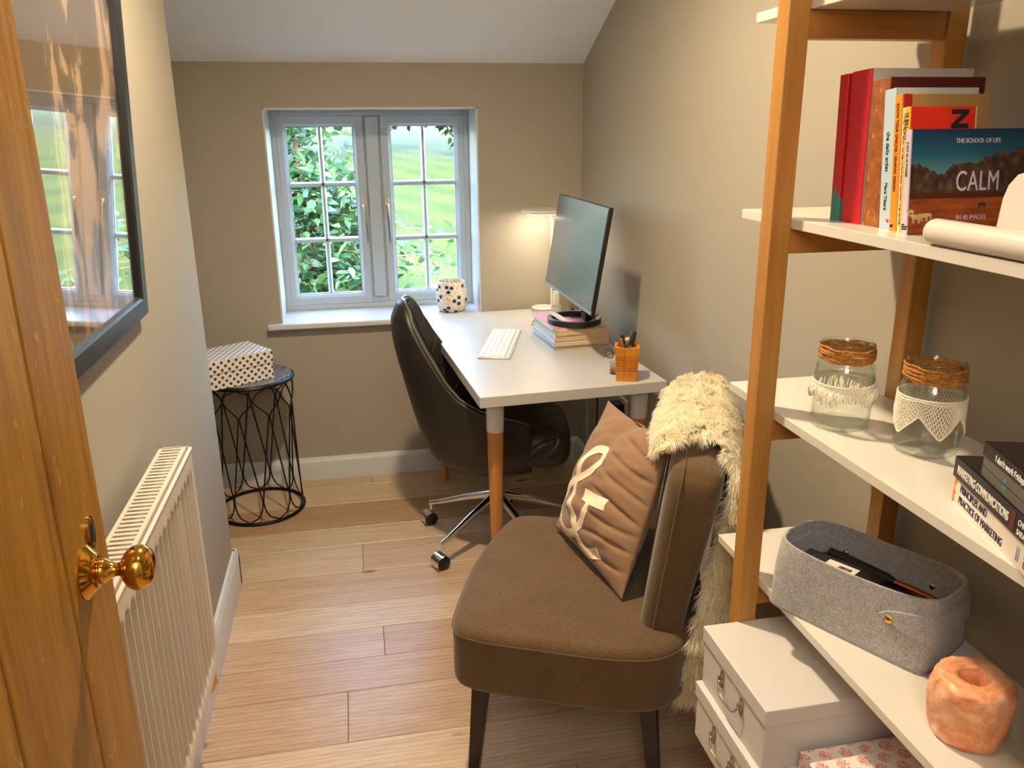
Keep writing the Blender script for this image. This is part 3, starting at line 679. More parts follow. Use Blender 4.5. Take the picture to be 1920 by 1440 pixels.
# spectacles and little glass jar tucked behind the pot
o = thing('spectacles', 'dark rimmed spectacles leaning behind the wooden pen pot', 'spectacles', (-.178, -1.055, DZ+.058), R(-62))
mb = MB()
for s in (-1, 1):
    part('rim', MB().tube([(s*.034+.0235*math.cos(a), 0, .0185*math.sin(a)) for a in np.linspace(0, 2*PI, 28, endpoint=False)], .0018, 8, cyc=True), M_BLACK, o)
    part('lens', MB().prism([(s*.034+.023*math.cos(a), .018*math.sin(a)) for a in np.linspace(0, 2*PI, 28, endpoint=False)], -.0006, .0006, 0, Matrix.Rotation(R(90), 4, 'X')), glassy('lens', ior=1.5), o)
    part('arm', MB().tube([(s*.057, 0, .006), (s*.058, .006+.003*s, .006), (s*.050, .010+.003*s, .006), (-s*.030, .011+.003*s, .003), (-s*.052, .010+.003*s, -.010)], .0017, 8), M_BLACK, o)
part('bridge', MB().tube([(-.0115, 0, .004), (0, -.002, .008), (.0115, 0, .004)], .0018, 8), M_BLACK, o)
o.rotation_euler = (R(0), R(0), R(-72)); o.scale = (.85, .85, .85)
o = thing('glass_pot', 'little clear pot with an amber base behind the pen pot', 'pot', (-.177, -1.062, DZ)); part('pot', MB().lathe([(0, 0), (.0185, 0), (.0195, .003), (.0195, .038), (.018, .038), (.0178, .004), (0, .004)], 28), glassy('small_pot_glass', (.92, .88, .84, 1), edge=(.7, .55, .45, 1)), o); part('contents', MB().lathe([(0, .0045), (.0172, .0045), (.0172, .016), (0, .016)], 24), plain('amber_contents', col(150, 92, 62), .5), o)

# vase on the sill
vz = .72; vc = Vector((-.566, .085, vz)); vase = thing('vase', 'white dimpled ceramic vase with blue dots on the window sill', 'vase', vc)
prof = [(0, 0), (.048, 0), (.058, .006), (.067, .025), (.0715, .055), (.070, .085), (.065, .112), (.0615, .128), (.0605, .132), (.058, .133), (.0565, .130), (.060, .11), (.065, .08), (.066, .05), (.06, .02), (.045, .008), (0, .006)]
t = NT('dimpled_ceramic'); v = t.coord(); vo = t.node('ShaderNodeTexVoronoi'); vo.inputs['Scale'].default_value = 105; t.link(v, vo.inputs['Vector'])
t.base(t.ramp(vo.outputs['Distance'], [(.15, col(196, 166, 122)), (.55, col(236, 224, 204))])); t.set(Roughness=.25); t.bump(vo.outputs['Distance'], .7, .003)
mb = MB().lathe(prof, 48); nn = Vector((-.115, -.993, 0)); rr = Vector((.993, -.115, 0))
def vr(h): 
    for (r0, z0), (r1, z1) in zip(prof[1:8], prof[2:9]):
        if z0 <= h <= z1: return r0+(r1-r0)*(h-z0)/(z1-z0)
    return .06
dots = [(-.82, .86), (-.93, .75), (-.32, .87), (.01, .845), (-.2, .71), (.75, .885), (-.69, .55), (-.83, .41), (.45, .53), (.15, .425), (.43, .34), (.89, .42), (-.51, .13), (-.23, .19), (.27, .07), (-.40, .05)]
dd = [(math.asin(x), h) for x, h in dots]+[(PI/2+random.uniform(.3, PI-.3), random.uniform(.08, .9)) for _ in range(14)]
for a, h in dd:
    h *= .131; n_ = nn*math.cos(a)+rr*math.sin(a); p = n_*vr(h)+Vector((0, 0, h)); up = Vector((0, 0, 1))
    T = Matrix((n_.cross(up), up, n_)).transposed().to_4x4(); T.translation = p
    mb.ball((0, 0, 0), (.0088, .0088, .0016), 16, 8, 1, T)
part('body', mb, [t.m, plain('blue_glaze', col(32, 58, 92), .2, mott=.3, bscale=120)], vase, 50)

# plug, adaptor and cables under the desk
o = thing('plug_adaptor', 'black plug adaptor in the wall socket under the desk', 'plug', (-.010, -.655, .455)); part('body', MB().box((-.040, -.030, -.035), (-.0, .030, .035)), M_BLACK, o, bevel=.006); part('face_plate', MB().box((-.002, -.05, -.05), (.0095, .05, .05)), M_TRIM, o, bevel=.002, label='white socket face plate')
for i, (pts, c, lab) in enumerate((([(-.045, -.660, .44), (-.06, -.67, .36), (-.055, -.60, .25), (-.05, -.5, .12), (-.06, -.42, .005)], M_BLACK, 'black power cable dropping from the plug under the desk'),
                                  ([(-.035, -.36, DZ-.036), (-.035, -.37, .58), (-.04, -.43, .42), (-.035, -.40, .2), (-.045, -.38, .005)], M_BLACK, 'thin black cable hanging behind the desk'),
                                  ([(-.026, -.20, DZ-.036), (-.026, -.22, .5), (-.028, -.25, .25), (-.03, -.27, .005)], M_TRIM, 'thin white cable hanging behind the desk'))):
    P3 = []
    for k in range(len(pts)-1):
        p0, p1, p2, p3 = [Vector(pts[max(0, min(len(pts)-1, k+j))]) for j in (-1, 0, 1, 2)]
        for s in np.linspace(0, 1, 8, endpoint=False): P3.append(.5*((2*p1)+(p2-p0)*s+(2*p0-5*p1+4*p2-p3)*s*s+(3*p1-p0-3*p2+p3)*s**3))
    P3.append(Vector(pts[-1])); tag(part('cable', MB().tube(P3, .0032, 8), c, None, 180), lab, 'cable')

# ================================================================== OFFICE CHAIR
M_LEATHER = plain('dark_brown_leather', col(36, 29, 23), .42, bump=.15, bscale=260)
t = NT('quilted_leather'); v = t.coord(); s = t.node('ShaderNodeSeparateXYZ'); t.link(v, s.inputs[0])
dg = []
for sg in (1, -1):
    w = mth(t, 'ADD', s.outputs[1], mth(t, 'MULTIPLY', mth(t, 'SUBTRACT', s.outputs[2], mth(t, 'MULTIPLY', s.outputs[0], .9)), .62*sg)); fr_ = mth(t, 'ABSOLUTE', mth(t, 'SUBTRACT', mth(t, 'FRACT', mth(t, 'ADD', mth(t, 'DIVIDE', w, .092), 50.5)), .5)); dg.append(fr_)
ln = mth(t, 'MINIMUM', dg[0], dg[1]); t.base(col(48, 40, 33)); t.set(Roughness=.42); t.bump(t.ramp(ln, [(0, (0, 0, 0, 1)), (.10, (1, 1, 1, 1))]), .6, .006); M_QUILT = t.m
oc = thing('office_chair', 'dark brown leather swivel chair with a quilted back pushed under the desk', 'chair', (-.510, -.72, 0), R(-9))
def lerp_tab(tab, q):
    if q <= tab[0][0]: return tab[0][1]
    for (a, b), (c, d) in zip(tab, tab[1:]):
        if q <= c: return b+(d-b)*(q-a)/(c-a)
    return tab[-1][1]
A_T = [(.315, .17), (.33, .215), (.367, .246), (.43, .27), (.494, .291), (.60, .318), (.677, .337), (.74, .352), (.80, .363), (.87, .366), (.94, .335)]
B_T = [(.315, .13), (.33, .18), (.367, .222), (.43, .243), (.5, .247), (.7, .242), (.80, .232), (.87, .222), (.94, .205)]
Z_T = [(0, .935), (16, .932), (26, .915), (33, .893), (40, .846), (50, .757), (58, .678), (66, .628), (78, .592), (95, .565), (112, .545), (126, .52)]
def shell(off):
    def fn(u, v):
        ph = -126+252*u; zt = lerp_tab(Z_T, abs(ph)); z = .315+(zt-.315)*v**.85
        a, b = lerp_tab(A_T, z)-off, lerp_tab(B_T, z)-off; c = math.cos(R(ph))
        return (-(a if c > 0 else .21-off)*c, b*math.sin(R(ph)), z+(.028 if off and v < .3 else 0)*(1-v/.3))
    return fn
NU_, NV_ = 64, 26; mb = MB().grid(shell(0), NU_, NV_); o_ = len(mb.v); mb.grid(shell(.034), NU_, NV_)
ed = [(i, NV_-1) for i in range(NU_)]
for i in range(NU_-1):
    a, b = i*NV_+NV_-1, (i+1)*NV_+NV_-1; mb.f.append((a, b, b+o_, a+o_)); mb.mi.append(0); a, b = i*NV_, (i+1)*NV_; mb.f.append((a, b, b+o_, a+o_)); mb.mi.append(0)
for i in (0, NU_-1):
    for j in range(NV_-1): a, b = i*NV_+j, i*NV_+j+1; mb.f.append((a, b, b+o_, a+o_)); mb.mi.append(0)
mb.f.append(tuple(i*NV_ for i in range(NU_))); mb.mi.append(0)
part('shell', mb, M_LEATHER, oc, 180, bevel=0, sub=1)
def inner(u, v):
    ph = -84+168*u; zt = lerp_tab(Z_T, abs(ph))-.012; z = .47+(zt-.47)*v
    a, b = lerp_tab(A_T, z), lerp_tab(B_T, z); q = .040+.014*(math.sin(PI*u)*math.sin(PI*min(1, v*1.02)))**.5; c = math.cos(R(ph))
    return (-(a-q)*c, (b-q)*math.sin(R(ph)), z)
part('quilted_back', MB().grid(inner, 44, 24), M_QUILT, oc, 180)
part('piping', MB().tube([(lambda q: (q[0]*.985, q[1]*.985, q[2]))(shell(.012)(u, 1)) for u in np.linspace(0.02, .98, 80)], .0045, 8), plain('leather_piping', col(92, 84, 74), .35), oc, 180, label='paler piped edge')
def pad_loops(outline, z0, z1, r, crown, dome=3, cb=.02):
    """closed soft pad from an outline; loops of the outline offset inwards"""
    n = len(outline); P = [Vector((x, y)) for x, y in outline]; N = []
    for i in range(n):
        t_ = (P[(i+1) % n]-P[i-1]).normalized(); N.append(Vector((-t_.y, t_.x)))
    ar = sum(P[i].x*P[(i+1) % n].y-P[(i+1) % n].x*P[i].y for i in range(n))
    if ar < 0: N = [-q for q in N]
    cen = sum(P, Vector((0, 0)))/n; loops = []
    def lp(off, z, f=0): return [tuple((p+N[i]*off).lerp(cen, f))+(z,) for i, p in enumerate(P)]
    for f in (.96, .6, .3): loops.append(lp(cb, z0, f))
    for a in np.linspace(0, 90, 5): loops.append(lp(cb*(1-math.sin(R(a))), z0+cb*(1-math.cos(R(a)))))
    for a in np.linspace(0, 90, 6): loops.append(lp(r*(1-math.cos(R(a))), z1-r+r*math.sin(R(a))))
    for f in (.15, .35, .6, .8, .96): loops.append(lp(r, z1+crown*(1-(1-f)**2.2), f))
    mb = MB(); vs = [v for l in loops for v in l]; m = len(loops)
    return mb.add(vs, [(j*n+k, j*n+(k+1) % n, (j+1)*n+(k+1) % n, (j+1)*n+k) for j in range(m-1) for k in range(n)]+[tuple(range(n-1, -1, -1)), tuple(range((m-1)*n, m*n))])
def smooth_outline(ctrl, per=8):
    n = len(ctrl); out = []
    for k in range(n):
        p0, p1, p2, p3 = [Vector(ctrl[(k+j) % n]) for j in (-1, 0, 1, 2)]
        for s in np.linspace(0, 1, per, endpoint=False): out.append(tuple(.5*((2*p1)+(p2-p0)*s+(2*p0-5*p1+4*p2-p3)*s*s+(3*p1-p0-3*p2+p3)*s**3)))
    return out
so = smooth_outline([(.255, -.13), (.262, 0), (.255, .13), (.21, .195), (.05, .205), (-.12, .2), (-.2, .13), (-.22, 0), (-.2, -.13), (-.12, -.2), (.05, -.205), (.21, -.195)])
part('seat', pad_loops(so, .36, .495, .05, .018, cb=.04), M_QUILT, oc, 180)
mb = MB(); mb.lathe([(0, .20), (.014, .20), (.014, .29), (.024, .29), (.024, .335), (0, .335)], 24); part('gas_column', mb, M_CHROME, oc, 40)
part('tilt_plate', MB().box((-.10, -.08, .305), (.10, .08, .322)), M_BLACKM, oc, bevel=.004)
part('hub', MB().lathe([(0, .150), (.022, .150), (.028, .158), (.028, .196), (.022, .205), (0, .205)], 28), M_CHROME, oc, 40)
hood = MB(); 
for k in range(5):
    a = R(154+72*k); d = Vector((math.cos(a), math.sin(a), 0)); s_ = Vector((-d.y, d.x, 0))
    mb = MB(); q0 = d*.015+Vector((0, 0, .182)); q1 = d*.272+Vector((0, 0, .098)); q2 = d*.296+Vector((0, 0, .094))
    mb.tube([q0, q0.lerp(q1, .5)+Vector((0, 0, .004)), q1, q2], [.0175, .0145, .0105, .009], 14); mb.tube([d*.290+Vector((0, 0, .094)), d*.290+Vector((0, 0, .066))], .0075, 12)
    lg = part('leg', mb, M_CHROME, oc, 60)
    c = d*.300+Vector((0, 0, .0265)); cs = part('castor', MB().add(*(lambda t: (t.v, t.f))(MB().lathe([(0, -.024), (.018, -.024), (.0262, -.020), (.0262, -.004), (.02, -.003), (.02, .003), (.0262, .004), (.0262, .020), (.018, .024), (0, .024)], 28, 0, Matrix.Translation(c) @ Matrix.Rotation(R(26+9*k), 4, 'Z') @ Matrix.Rotation(R(90), 4, 'X')))), M_BLACK, lg, 40)
    Tm = Matrix.Translation(c) @ Matrix.Rotation(R(26+9*k), 4, 'Z')
    hd = MB().grid(lambda u, v: (.0290*math.cos(R(62+160*u)), -.026+.052*v, .0290*math.sin(R(62+160*u))), 18, 3, 0, Tm)
    part('castor_hood', hd, M_CHROME, cs, 180)

# ================================================================== ARMCHAIR, CUSHION, SHEEPSKIN  (local x = towards the back, y = towards the window side)
t = NT('brown_weave'); v = t.coord(); n1 = t.noise(t.coord(scale=(1, .25, 1)), 620, 2); n2 = t.noise(t.coord(scale=(.25, 1, 1)), 620, 2); n3 = t.noise(v, 9, 3)
c = t.mix(.5, t.ramp(n1, [(.3, col(66, 48, 28)), (.7, col(116, 91, 62))]), t.ramp(n2, [(.3, col(66, 48, 28)), (.7, col(116, 91, 62))])); c = t.mix(.25, c, t.ramp(n3, [(.3, col(70, 51, 31)), (.7, col(106, 82, 54))]))
t.base(c); t.set(Roughness=.9, Specular_IOR_Level=.15, Sheen_Weight=.25); t.bump(n1, .25, .001); M_WEAVE = t.m
AC_LOC, AC_RZ = (-.825, -1.936, 0), math.atan2(-.418, .908)
ac = thing('armchair', 'brown woven fabric slipper chair with dark legs beside the shelf unit', 'chair', AC_LOC, AC_RZ)
so = smooth_outline([(-.008, .030), (-.028, .15), (-.036, .29), (-.028, .43), (-.004, .548), (.05, .588), (.2, .592), (.36, .588), (.46, .555), (.51, .46), (.525, .29), (.51, .12), (.46, .025), (.36, -.008), (.2, -.012), (.05, -.008)])
part('seat', pad_loops(so, .290, .447, .024, .016), M_WEAVE, ac, 180)
part('seam', MB().tube([(x*1.0, y*1.0, .427) for x, y in so], .0022, 6, cyc=True), M_WEAVE, ac, 180)
UP = Vector((math.sin(R(7.2)), 0, math.cos(R(7.2)))); BT = Matrix(((0, UP.x, UP.z, .392), (1, 0, 0, .340), (0, UP.z, -UP.x, .40), (0, 0, 0, 1)))
bo = smooth_outline([(-.248, .02), (-.25, .15), (-.252, .30), (-.250, .375), (-.236, .415), (-.19, .437), (0, .445), (.19, .437), (.236, .415), (.25, .375), (.252, .30), (.25, .15), (.248, .02), (.2, .0), (0, 0), (-.2, 0)])
mbk = pad_loops(bo, 0, .110, .03, .010, cb=.03); mbk.v = [(x, y, z*(.80+.26*y/.445)) for x, y, z in mbk.v]; part('backrest', mbk, M_WEAVE, ac, 180, M=BT)
part('back_seam', MB().tube([(x*1.003, y*1.003+.0, .030) for x, y in bo[:100]], .0022, 6, cyc=True), M_WEAVE, ac, 180, M=BT)
M_DARKLEG = plain('dark_stained_wood', col(30, 21, 16), .35)
for (x, y, fx, fy) in ((.045, .085, .018, .075), (.045, .50, .018, .51), (.42, .09, .455, .085), (.42, .49, .455, .495)):
    a, b = .021, .0125
    part('leg', MB().hexa([(fx-b, fy-b, 0), (fx+b, fy-b, 0), (fx+b, fy+b, 0), (fx-b, fy+b, 0)], [(x-a, y-a, .315), (x+a, y-a, .315), (x+a, y+a, .315), (x-a, y+a, .315)]), M_DARKLEG, ac, 20, bevel=.002)
# cushion
CB = [Vector(p) for p in ((.140, .470, .472), (.352, .165, .462), (.443, .310, .803), (.262, .560, .808))]    # bottom left, bottom right, top right, top left
CN = ((CB[1]-CB[0]).cross(CB[3]-CB[0])).normalized()
if CN.x > 0: CN = -CN
def cush(u, v, s, lift=0):
    p = CB[0]*(1-u)*(1-v)+CB[1]*u*(1-v)+CB[2]*u*v+CB[3]*(1-u)*v
    U, V = 2*u-1, 2*v-1; cen = (CB[0]+CB[1]+CB[2]+CB[3])/4
    k = .055*((1-V*V)*abs(U)**2+(1-U*U)*abs(V)**2); p = p.lerp(cen, k*.9*(.3 if U > 0 and abs(U) > abs(V) else 1))
    b = ((1-abs(U)**2.6)*(1-abs(V)**2.6)); b = max(0, b)**.75
    w = .013*b*noise.noise(Vector((u*2.2+v*2.0, v*6.5-u*3, s*3)))+.0075*b*noise.noise(Vector((u*5, v*13-u*4, s*7)))
    for v0, am, sl in ((.13, .007, .10), (.25, .009, .14), (.36, .007, .02), (.47, .010, -.10), (.60, .008, -.22), (.73, .008, -.05), (.84, .007, -.3)):
        w -= am*math.exp(-((v-v0-sl*(u-.8)-.012*math.sin(9*u+v0*30))/.016)**2)*max(0, min(1, (u-.42)/.3))*min(1, b*2.2)*(1 if s > 0 else .3)
    fold = .018*math.exp(-((u-.52+.35*(1-v))/.07)**2)*max(0, (v-.62)/.38)**1.2
    return p+CN*s*(.066*b+w-(fold if s > 0 else 0)+lift)
NC = 90; mb = MB(); mb.grid(lambda u, v: cush(u, v, 1), NC, NC); mb.grid(lambda u, v: cush(1-u, v, -1), NC, NC)
t = NT('taupe_cotton'); n1 = t.noise(t.coord(), 700, 2); t.base(t.ramp(n1, [(.3, col(126, 95, 70)), (.7, col(150, 117, 88))])); t.set(Roughness=.85, Sheen_Weight=.2, Specular_IOR_Level=.2); t.bump(n1, .15, .001)
cu = thing('cushion', 'taupe square cushion with a large cream ampersand on the brown armchair', 'cushion', AC_LOC, AC_RZ)
part('cover', mb, t.m, cu, 180, weld=.0004)
AMP = [([(0.282,0.467),(0.29,0.569),(0.322,0.659),(0.4,0.722),(0.48,0.735),(0.508,0.69),(0.474,0.612),(0.368,0.514),(0.23,0.428),(0.15,0.35),(0.105,0.25),(0.088,0.15),(0.12,0.08),(0.20,0.06),(0.29,0.072),(0.404,0.128),(0.498,0.227),(0.553,0.333),(0.569,0.415)],.055),([(0.286,0.474),(0.278,0.4),(0.313,0.305),(0.384,0.219),(0.435,0.148),(0.50,0.085),(0.60,0.075),(0.738,0.14)],.065),([(0.451,0.415),(0.608,0.435),(0.73,0.455)],.075)]
mb = MB()
for pts, wd in AMP:
    C_ = []
    for k in range(len(pts)-1):
        p0, p1, p2, p3 = [Vector(pts[max(0, min(len(pts)-1, k+j))]) for j in (-1, 0, 1, 2)]
        for s in np.linspace(0, 1, 6, endpoint=False): C_.append(.5*((2*p1)+(p2-p0)*s+(2*p0-5*p1+4*p2-p3)*s*s+(3*p1-p0-3*p2+p3)*s**3))
    C_.append(Vector(pts[-1])); vs = []; m = len(C_)
    for i, q in enumerate(C_):
        d = (C_[min(i+1, m-1)]-C_[max(i-1, 0)]).normalized(); nn2 = Vector((-d.y, d.x)); ww = wd/2
        for side, lf in ((-1, -.001), (-1, .0022), (-.5, .0024), (0, .0025), (.5, .0024), (1, .0022), (1, -.001)):
            e = q+nn2*ww*side; vs.append(cush(e.x, e.y, 1, lf))
    mb.add(vs, [(i*7+k, i*7+k+1, (i+1)*7+k+1, (i+1)*7+k) for i in range(m-1) for k in range(6)]+[tuple(range(7)), tuple(range(m*7-1, m*7-8, -1))])
part('ampersand', mb, plain('cream_felt', col(232, 214, 184), .9), cu, 60, label='cream appliqued ampersand')
# sheepskin draped over the back
PR = [(.396, .645), (.398, .72), (.402, .79), (.414, .838), (.445, .866), (.495, .876), (.545, .864), (.578, .815), (.584, .72), (.580, .6), (.576, .48), (.572, .36), (.570, .27)]
def fleece(u, v):
    q = u*(len(PR)-1); i = min(int(q), len(PR)-2); f = q-i; d = PR[i][0]+(PR[i+1][0]-PR[i][0])*f; z = PR[i][1]+(PR[i+1][1]-PR[i][1])*f
    lo = .13+.05*min(1, max(0, u-.28)*6)*(1 if u < .5 else 1-min(1, (u-.5)*4)*1.7)+.30*max(0, .3-u)/.3+.015*math.sin(u*19)+.02*max(0, u-.6); hi = min(.618-.02*math.sin(u*9), (.778-.908*d)/.418)
    y = lo+(hi-lo)*v; e = .022*noise.noise(Vector((u*5, v*3, 1.7)))
    return Vector((d+(e if z < .8 else 0), y, z+(e if z > .8 else 0)))
sk = thing('sheepskin', 'cream sheepskin throw draped over the back of the brown armchair', 'throw', AC_LOC, AC_RZ)
def fl_normal(u, v):
    du = (fleece(min(1, u+.01), v)-fleece(max(0, u-.01), v)).normalized(); dv = (fleece(u, min(1, v+.01))-fleece(u, max(0, v-.01))).normalized(); nr = du.cross(dv).normalized()
    if (abs(nr.x) > .3 and nr.x*(1 if u > .45 else -1) < 0) or (abs(nr.x) <= .3 and nr.z < 0): nr = -nr
    return nr
mb = MB(); NA, NB = 40, 24; mb.grid(lambda u, v: fleece(u, .09+.88*v)-fl_normal(u, v)*.010, NA, NB)
hide = part('hide', mb, plain('cream_hide', col(214, 194, 150), .95), sk, 180); so_ = hide.modifiers.new('thick', 'SOLIDIFY'); so_.thickness = .006; so_.offset = 0
V = []; F = []; tn = []; NS = 85000
for i in range(NS+14000):
    u, v = random.random(), random.random()
    if i >= NS: u = .52+.48*u; v = .10*v*v
    p = fleece(u, v); du = (fleece(min(1, u+.01), v)-fleece(max(0, u-.01), v)).normalized(); dv = (fleece(u, min(1, v+.01))-fleece(u, max(0, v-.01))).normalized()
    nr = du.cross(dv).normalized()
    if nr.x*(1 if u > .45 else -1) < 0 and abs(nr.x) > .3: nr = -nr
    elif abs(nr.x) <= .3 and nr.z < 0: nr = -nr
    tuft = Vector((noise.noise(p*38), noise.noise(p*38+Vector((9, 0, 0))), noise.noise(p*38+Vector((0, 9, 0)))))
    edge = (v-.5)*2; side = dv*(edge**3)*.8
    dirv = (nr*.62+tuft*1.5+side+Vector((0, 0, -.30 if u > .55 else -.05))).normalized()
    if i >= NS:                                     # thick woolly side of the hanging part
        rear = .392+(p.z-.40)*.126+.110*(.80+.26*(p.z-.40)/.445)+.022
        p.x = random.uniform(min(rear, p.x), p.x+.012); dirv = (Vector((random.gauss(0, .5), -.8, -.55+random.gauss(0, .25)))+tuft*.8).normalized()
    L = random.uniform(.016, .028)*(1.35 if u > .6 else 1); w = .0010; sd = dirv.cross(Vector((random.gauss(0, 1), random.gauss(0, 1), random.gauss(0, 1)))).normalized()*w
    cur = (tuft*.5+Vector((0, 0, -.45))).normalized()*L*.45; b = len(V)
    p1 = p+dirv*L*.55; p2 = p+dirv*L*.85+cur
    lim = (.812-.418*p2.y)/.908
    if p2.x > lim: p2.x = lim
    V += [p-sd, p+sd, p1+sd*.8, p1-sd*.8, p2]; F += [(b, b+1, b+2, b+3), (b+3, b+2, b+4)]; tt = .5+.5*noise.noise(p*30)+random.uniform(-.2, .2); tn += [(tt, tt, tt, 1)]*2
me = bpy.data.meshes.new('fleece'); me.from_pydata([tuple(q) for q in V], [], F); me.polygons.foreach_set('use_smooth', [True]*len(F)); attr_col(me, 'tone', tn)
t = NT('fleece_wool'); at = t.node('ShaderNodeAttribute', attribute_name='tone'); s = t.node('ShaderNodeSeparateColor'); t.link(at.outputs['Color'], s.inputs[0])
cc = t.ramp(s.outputs[0], [(.1, col(246, 234, 200)), (.9, col(255, 252, 238))]); t.base(cc); t.set(Roughness=.9, Specular_IOR_Level=.1)
tr = t.node('ShaderNodeBsdfTranslucent'); t.link(cc, tr.inputs[0]); mx = t.node('ShaderNodeMixShader'); mx.inputs[0].default_value = .5; t.link(t.b.outputs[0], mx.inputs[1]); t.link(tr.outputs[0], mx.inputs[2]); t.link(mx.outputs[0], t.out.inputs[0])
me.materials.append(t.m); o = bpy.data.objects.new('fleece', me); COL.objects.link(o); o.parent = sk

# ================================================================== SHELF UNIT AND ITS CONTENTS
XF, XB, SY0, SY1 = -.291, -.0575, -3.085, -2.093
TOPS = [1.672, 1.348, 1.0225, .697, .3725]
su = thing('shelf_unit', 'white shelf unit with square bamboo posts against the right wall', 'shelves', (-.175, -2.59, 0))
O = Vector((-.175, -2.59, 0))
def lb(a, b): return tuple(Vector(a)-O), tuple(Vector(b)-O)
FY = [(-2.268, -2.232), (-2.946, -2.910)]
for (ya, yb_) in FY:
    for (xa, xb) in ((-.3265, -.2915), (-.0570, -.0220)):
        part('post', MB().box(*lb((xa, ya, 0), (xb, yb_, 2.02))), M_BAMBOO, su, 0, bevel=.0015)
    for zt in TOPS+[1.99]:
        part('rail', MB().box(*lb((-.2915, ya+.004, zt-.0165-.040), (-.0570, yb_-.004, zt-.0165))), M_BAMBOOX, su, 0, bevel=.001)
for zt in TOPS+[1.99]:
    part('shelf', MB().box(*lb((XF, SY0, zt-.016), (XB, SY1, zt))), M_WHITE, su, 0, bevel=.001)

# ---- upright books on the second shelf.  local: x = depth away from the spine, y = thickness, z = height
def ubook(name, lab, x, y, t_, h, d, cover, spine=None, lean=4, yaw=0, pages=None, z=TOPS[1], grp='books standing on the second shelf', board=.0022, soft=False):
    """y is the viewer side face (small y); thickness runs towards the window"""
    o = thing(name, lab, 'book', (x, y, z), 0, grp); o.rotation_euler = (R(-lean), 0, R(yaw))
    cm = cover if not isinstance(cover, tuple) else plain(name+'_cover', cover, .45)
    sm = cm if spine is None else (spine if not isinstance(spine, tuple) else plain(name+'_spine', spine, .45))
    sq = 0 if soft else .003
    mb = MB(); mb.box((0, 0, 0), (d, board, h)); mb.box((0, t_-board, 0), (d, t_, h)); part('cover', mb, cm, o, 0, bevel=.0006)
    part('spine', MB().box((-.0012, 0, 0), (.0022, t_, h)), sm, o, 0, bevel=.0008)
    part('pages', MB().box((.002, board, sq), (d-sq*1.3, t_-board, h-sq)), pages or M_PAPER, o, 0)
    return o
def spine_text(o, s, m, size, t_, z0, up=False, sx=1, dx=-.0014, **k):
    if up: return lettering('lettering', s, o, m, size, (dx, t_/2-size*.36, z0), (0, 0, 1), (0, 1, 0), sx, **k)
    return lettering('lettering', s, o, m, size, (dx, t_/2+size*.36, z0), (0, 0, -1), (0, -1, 0), sx, **k)
INK = plain('black_ink', col(24, 22, 24), .6); INKW = plain('white_ink', col(232, 226, 216), .6); INKR = plain('red_ink', col(200, 60, 50), .6); INKL = plain('lilac_ink', col(206, 186, 200), .6); INKB = plain('navy_ink', col(52, 48, 84), .6)
# tall red and green book
t = NT('red_green_spine'); v = t.coord(); s = t.node('ShaderNodeSeparateXYZ'); t.link(v, s.inputs[0])
tri = mth(t, 'SUBTRACT', mth(t, 'SUBTRACT', .054, mth(t, 'MULTIPLY', mth(t, 'ABSOLUTE', mth(t, 'SUBTRACT', s.outputs[1], .011)), 1.6)), s.outputs[2])
t.base(t.mix(t.ramp(tri, [(.0, (0, 0, 0, 1)), (.001, (1, 1, 1, 1))]), col(192, 14, 22), col(52, 132, 110))); t.set(Roughness=.4)
ubook('tall_book', 'tall red book with a jagged green foot on its spine, far end of the row', -.240, -2.316, .022, .216, .135, t.m, None, 3)
ubook('tall_book', 'tall thick red spined book with pale grey boards on the second shelf', -.238, -2.3695, .048, .220, .165, col(190, 186, 174), col(190, 12, 30), 3, pages=plain('pale_pages', col(214, 206, 190), .8))
t = NT('worn_leather'); v = t.coord(); n1 = t.noise(v, 60, 5); n2 = t.noise(t.coord(scale=(1, 1, .5)), 130, 3, .7)
t.base(t.mix(t.ramp(n2, [(.62, (0, 0, 0, 1)), (.74, (1, 1, 1, 1))]), t.ramp(n1, [(.3, col(118, 58, 18)), (.7, col(164, 92, 32))]), col(206, 164, 110))); t.set(Roughness=.55); t.bump(n1, .4, .002)
lbk = ubook('leather_book', 'worn brown leather bound book with a maroon cover on the second shelf', -.236, -2.414, .040, .206, .150, col(84, 22, 22), t.m, 4)
o = ubook('hardback_book', 'pale blue spined book with handwritten black title on the second shelf', -.238, -2.442, .0245, .192, .128, col(196, 194, 186), col(176, 198, 210), 7)
spine_text(o, 'the daily artist', INK, .0098, .0245, .135, sx=.95); spine_text(o, 'Mara Tibere', INK, .0085, .0245, .066, sx=.9)
lettering('publisher_mark', 'tp', o, INKR, .007, (-.0014, .0085, .012), (0, -1, 0), (0, 0, 1))
o = ubook('paperback_book', 'orange spined kraft covered book about graphic design on the second shelf', -.240, -2.458, .0145, .183, .134, col(170, 132, 76), col(238, 142, 34), 7, soft=True)
spine_text(o, 'KNOW YOUR ONIONS / GRAPHIC DESIGN', plain('brown_ink', col(84, 34, 18), .6), .0076, .0145, .172, sx=.80)
part('red_strip', MB().box((.002, -.0004, 0), (.014, .0006, .1830)), plain('red_cloth', col(176, 22, 26), .5), o, 0); lettering('lettering', 'BIS', o, INK, .0058, (-.0014, .0128, .006), (0, -1, 0), (0, 0, 1))
o = ubook('paperback_book', 'thin cream spined paperback between the orange and the red ones', -.240, -2.4715, .0110, .166, .105, col(226, 206, 150), col(236, 222, 176), 7, soft=True)
spine_text(o, "IT'S NOT HOW GOOD YOU ARE, IT'S HOW GOOD YOU WANT TO BE. Paul Arden", INK, .0056, .0110, .158, sx=.72)
o = ubook('paperback_book', 'bright red paperback with a yellow spine and big black letter behind the landscape book', -.246, -2.4845, .0105, .166, .098, col(226, 44, 22), col(246, 176, 40), 7, soft=True)
spine_text(o, '10 BILLION', INK, .0092, .0105, .160, sx=.8)
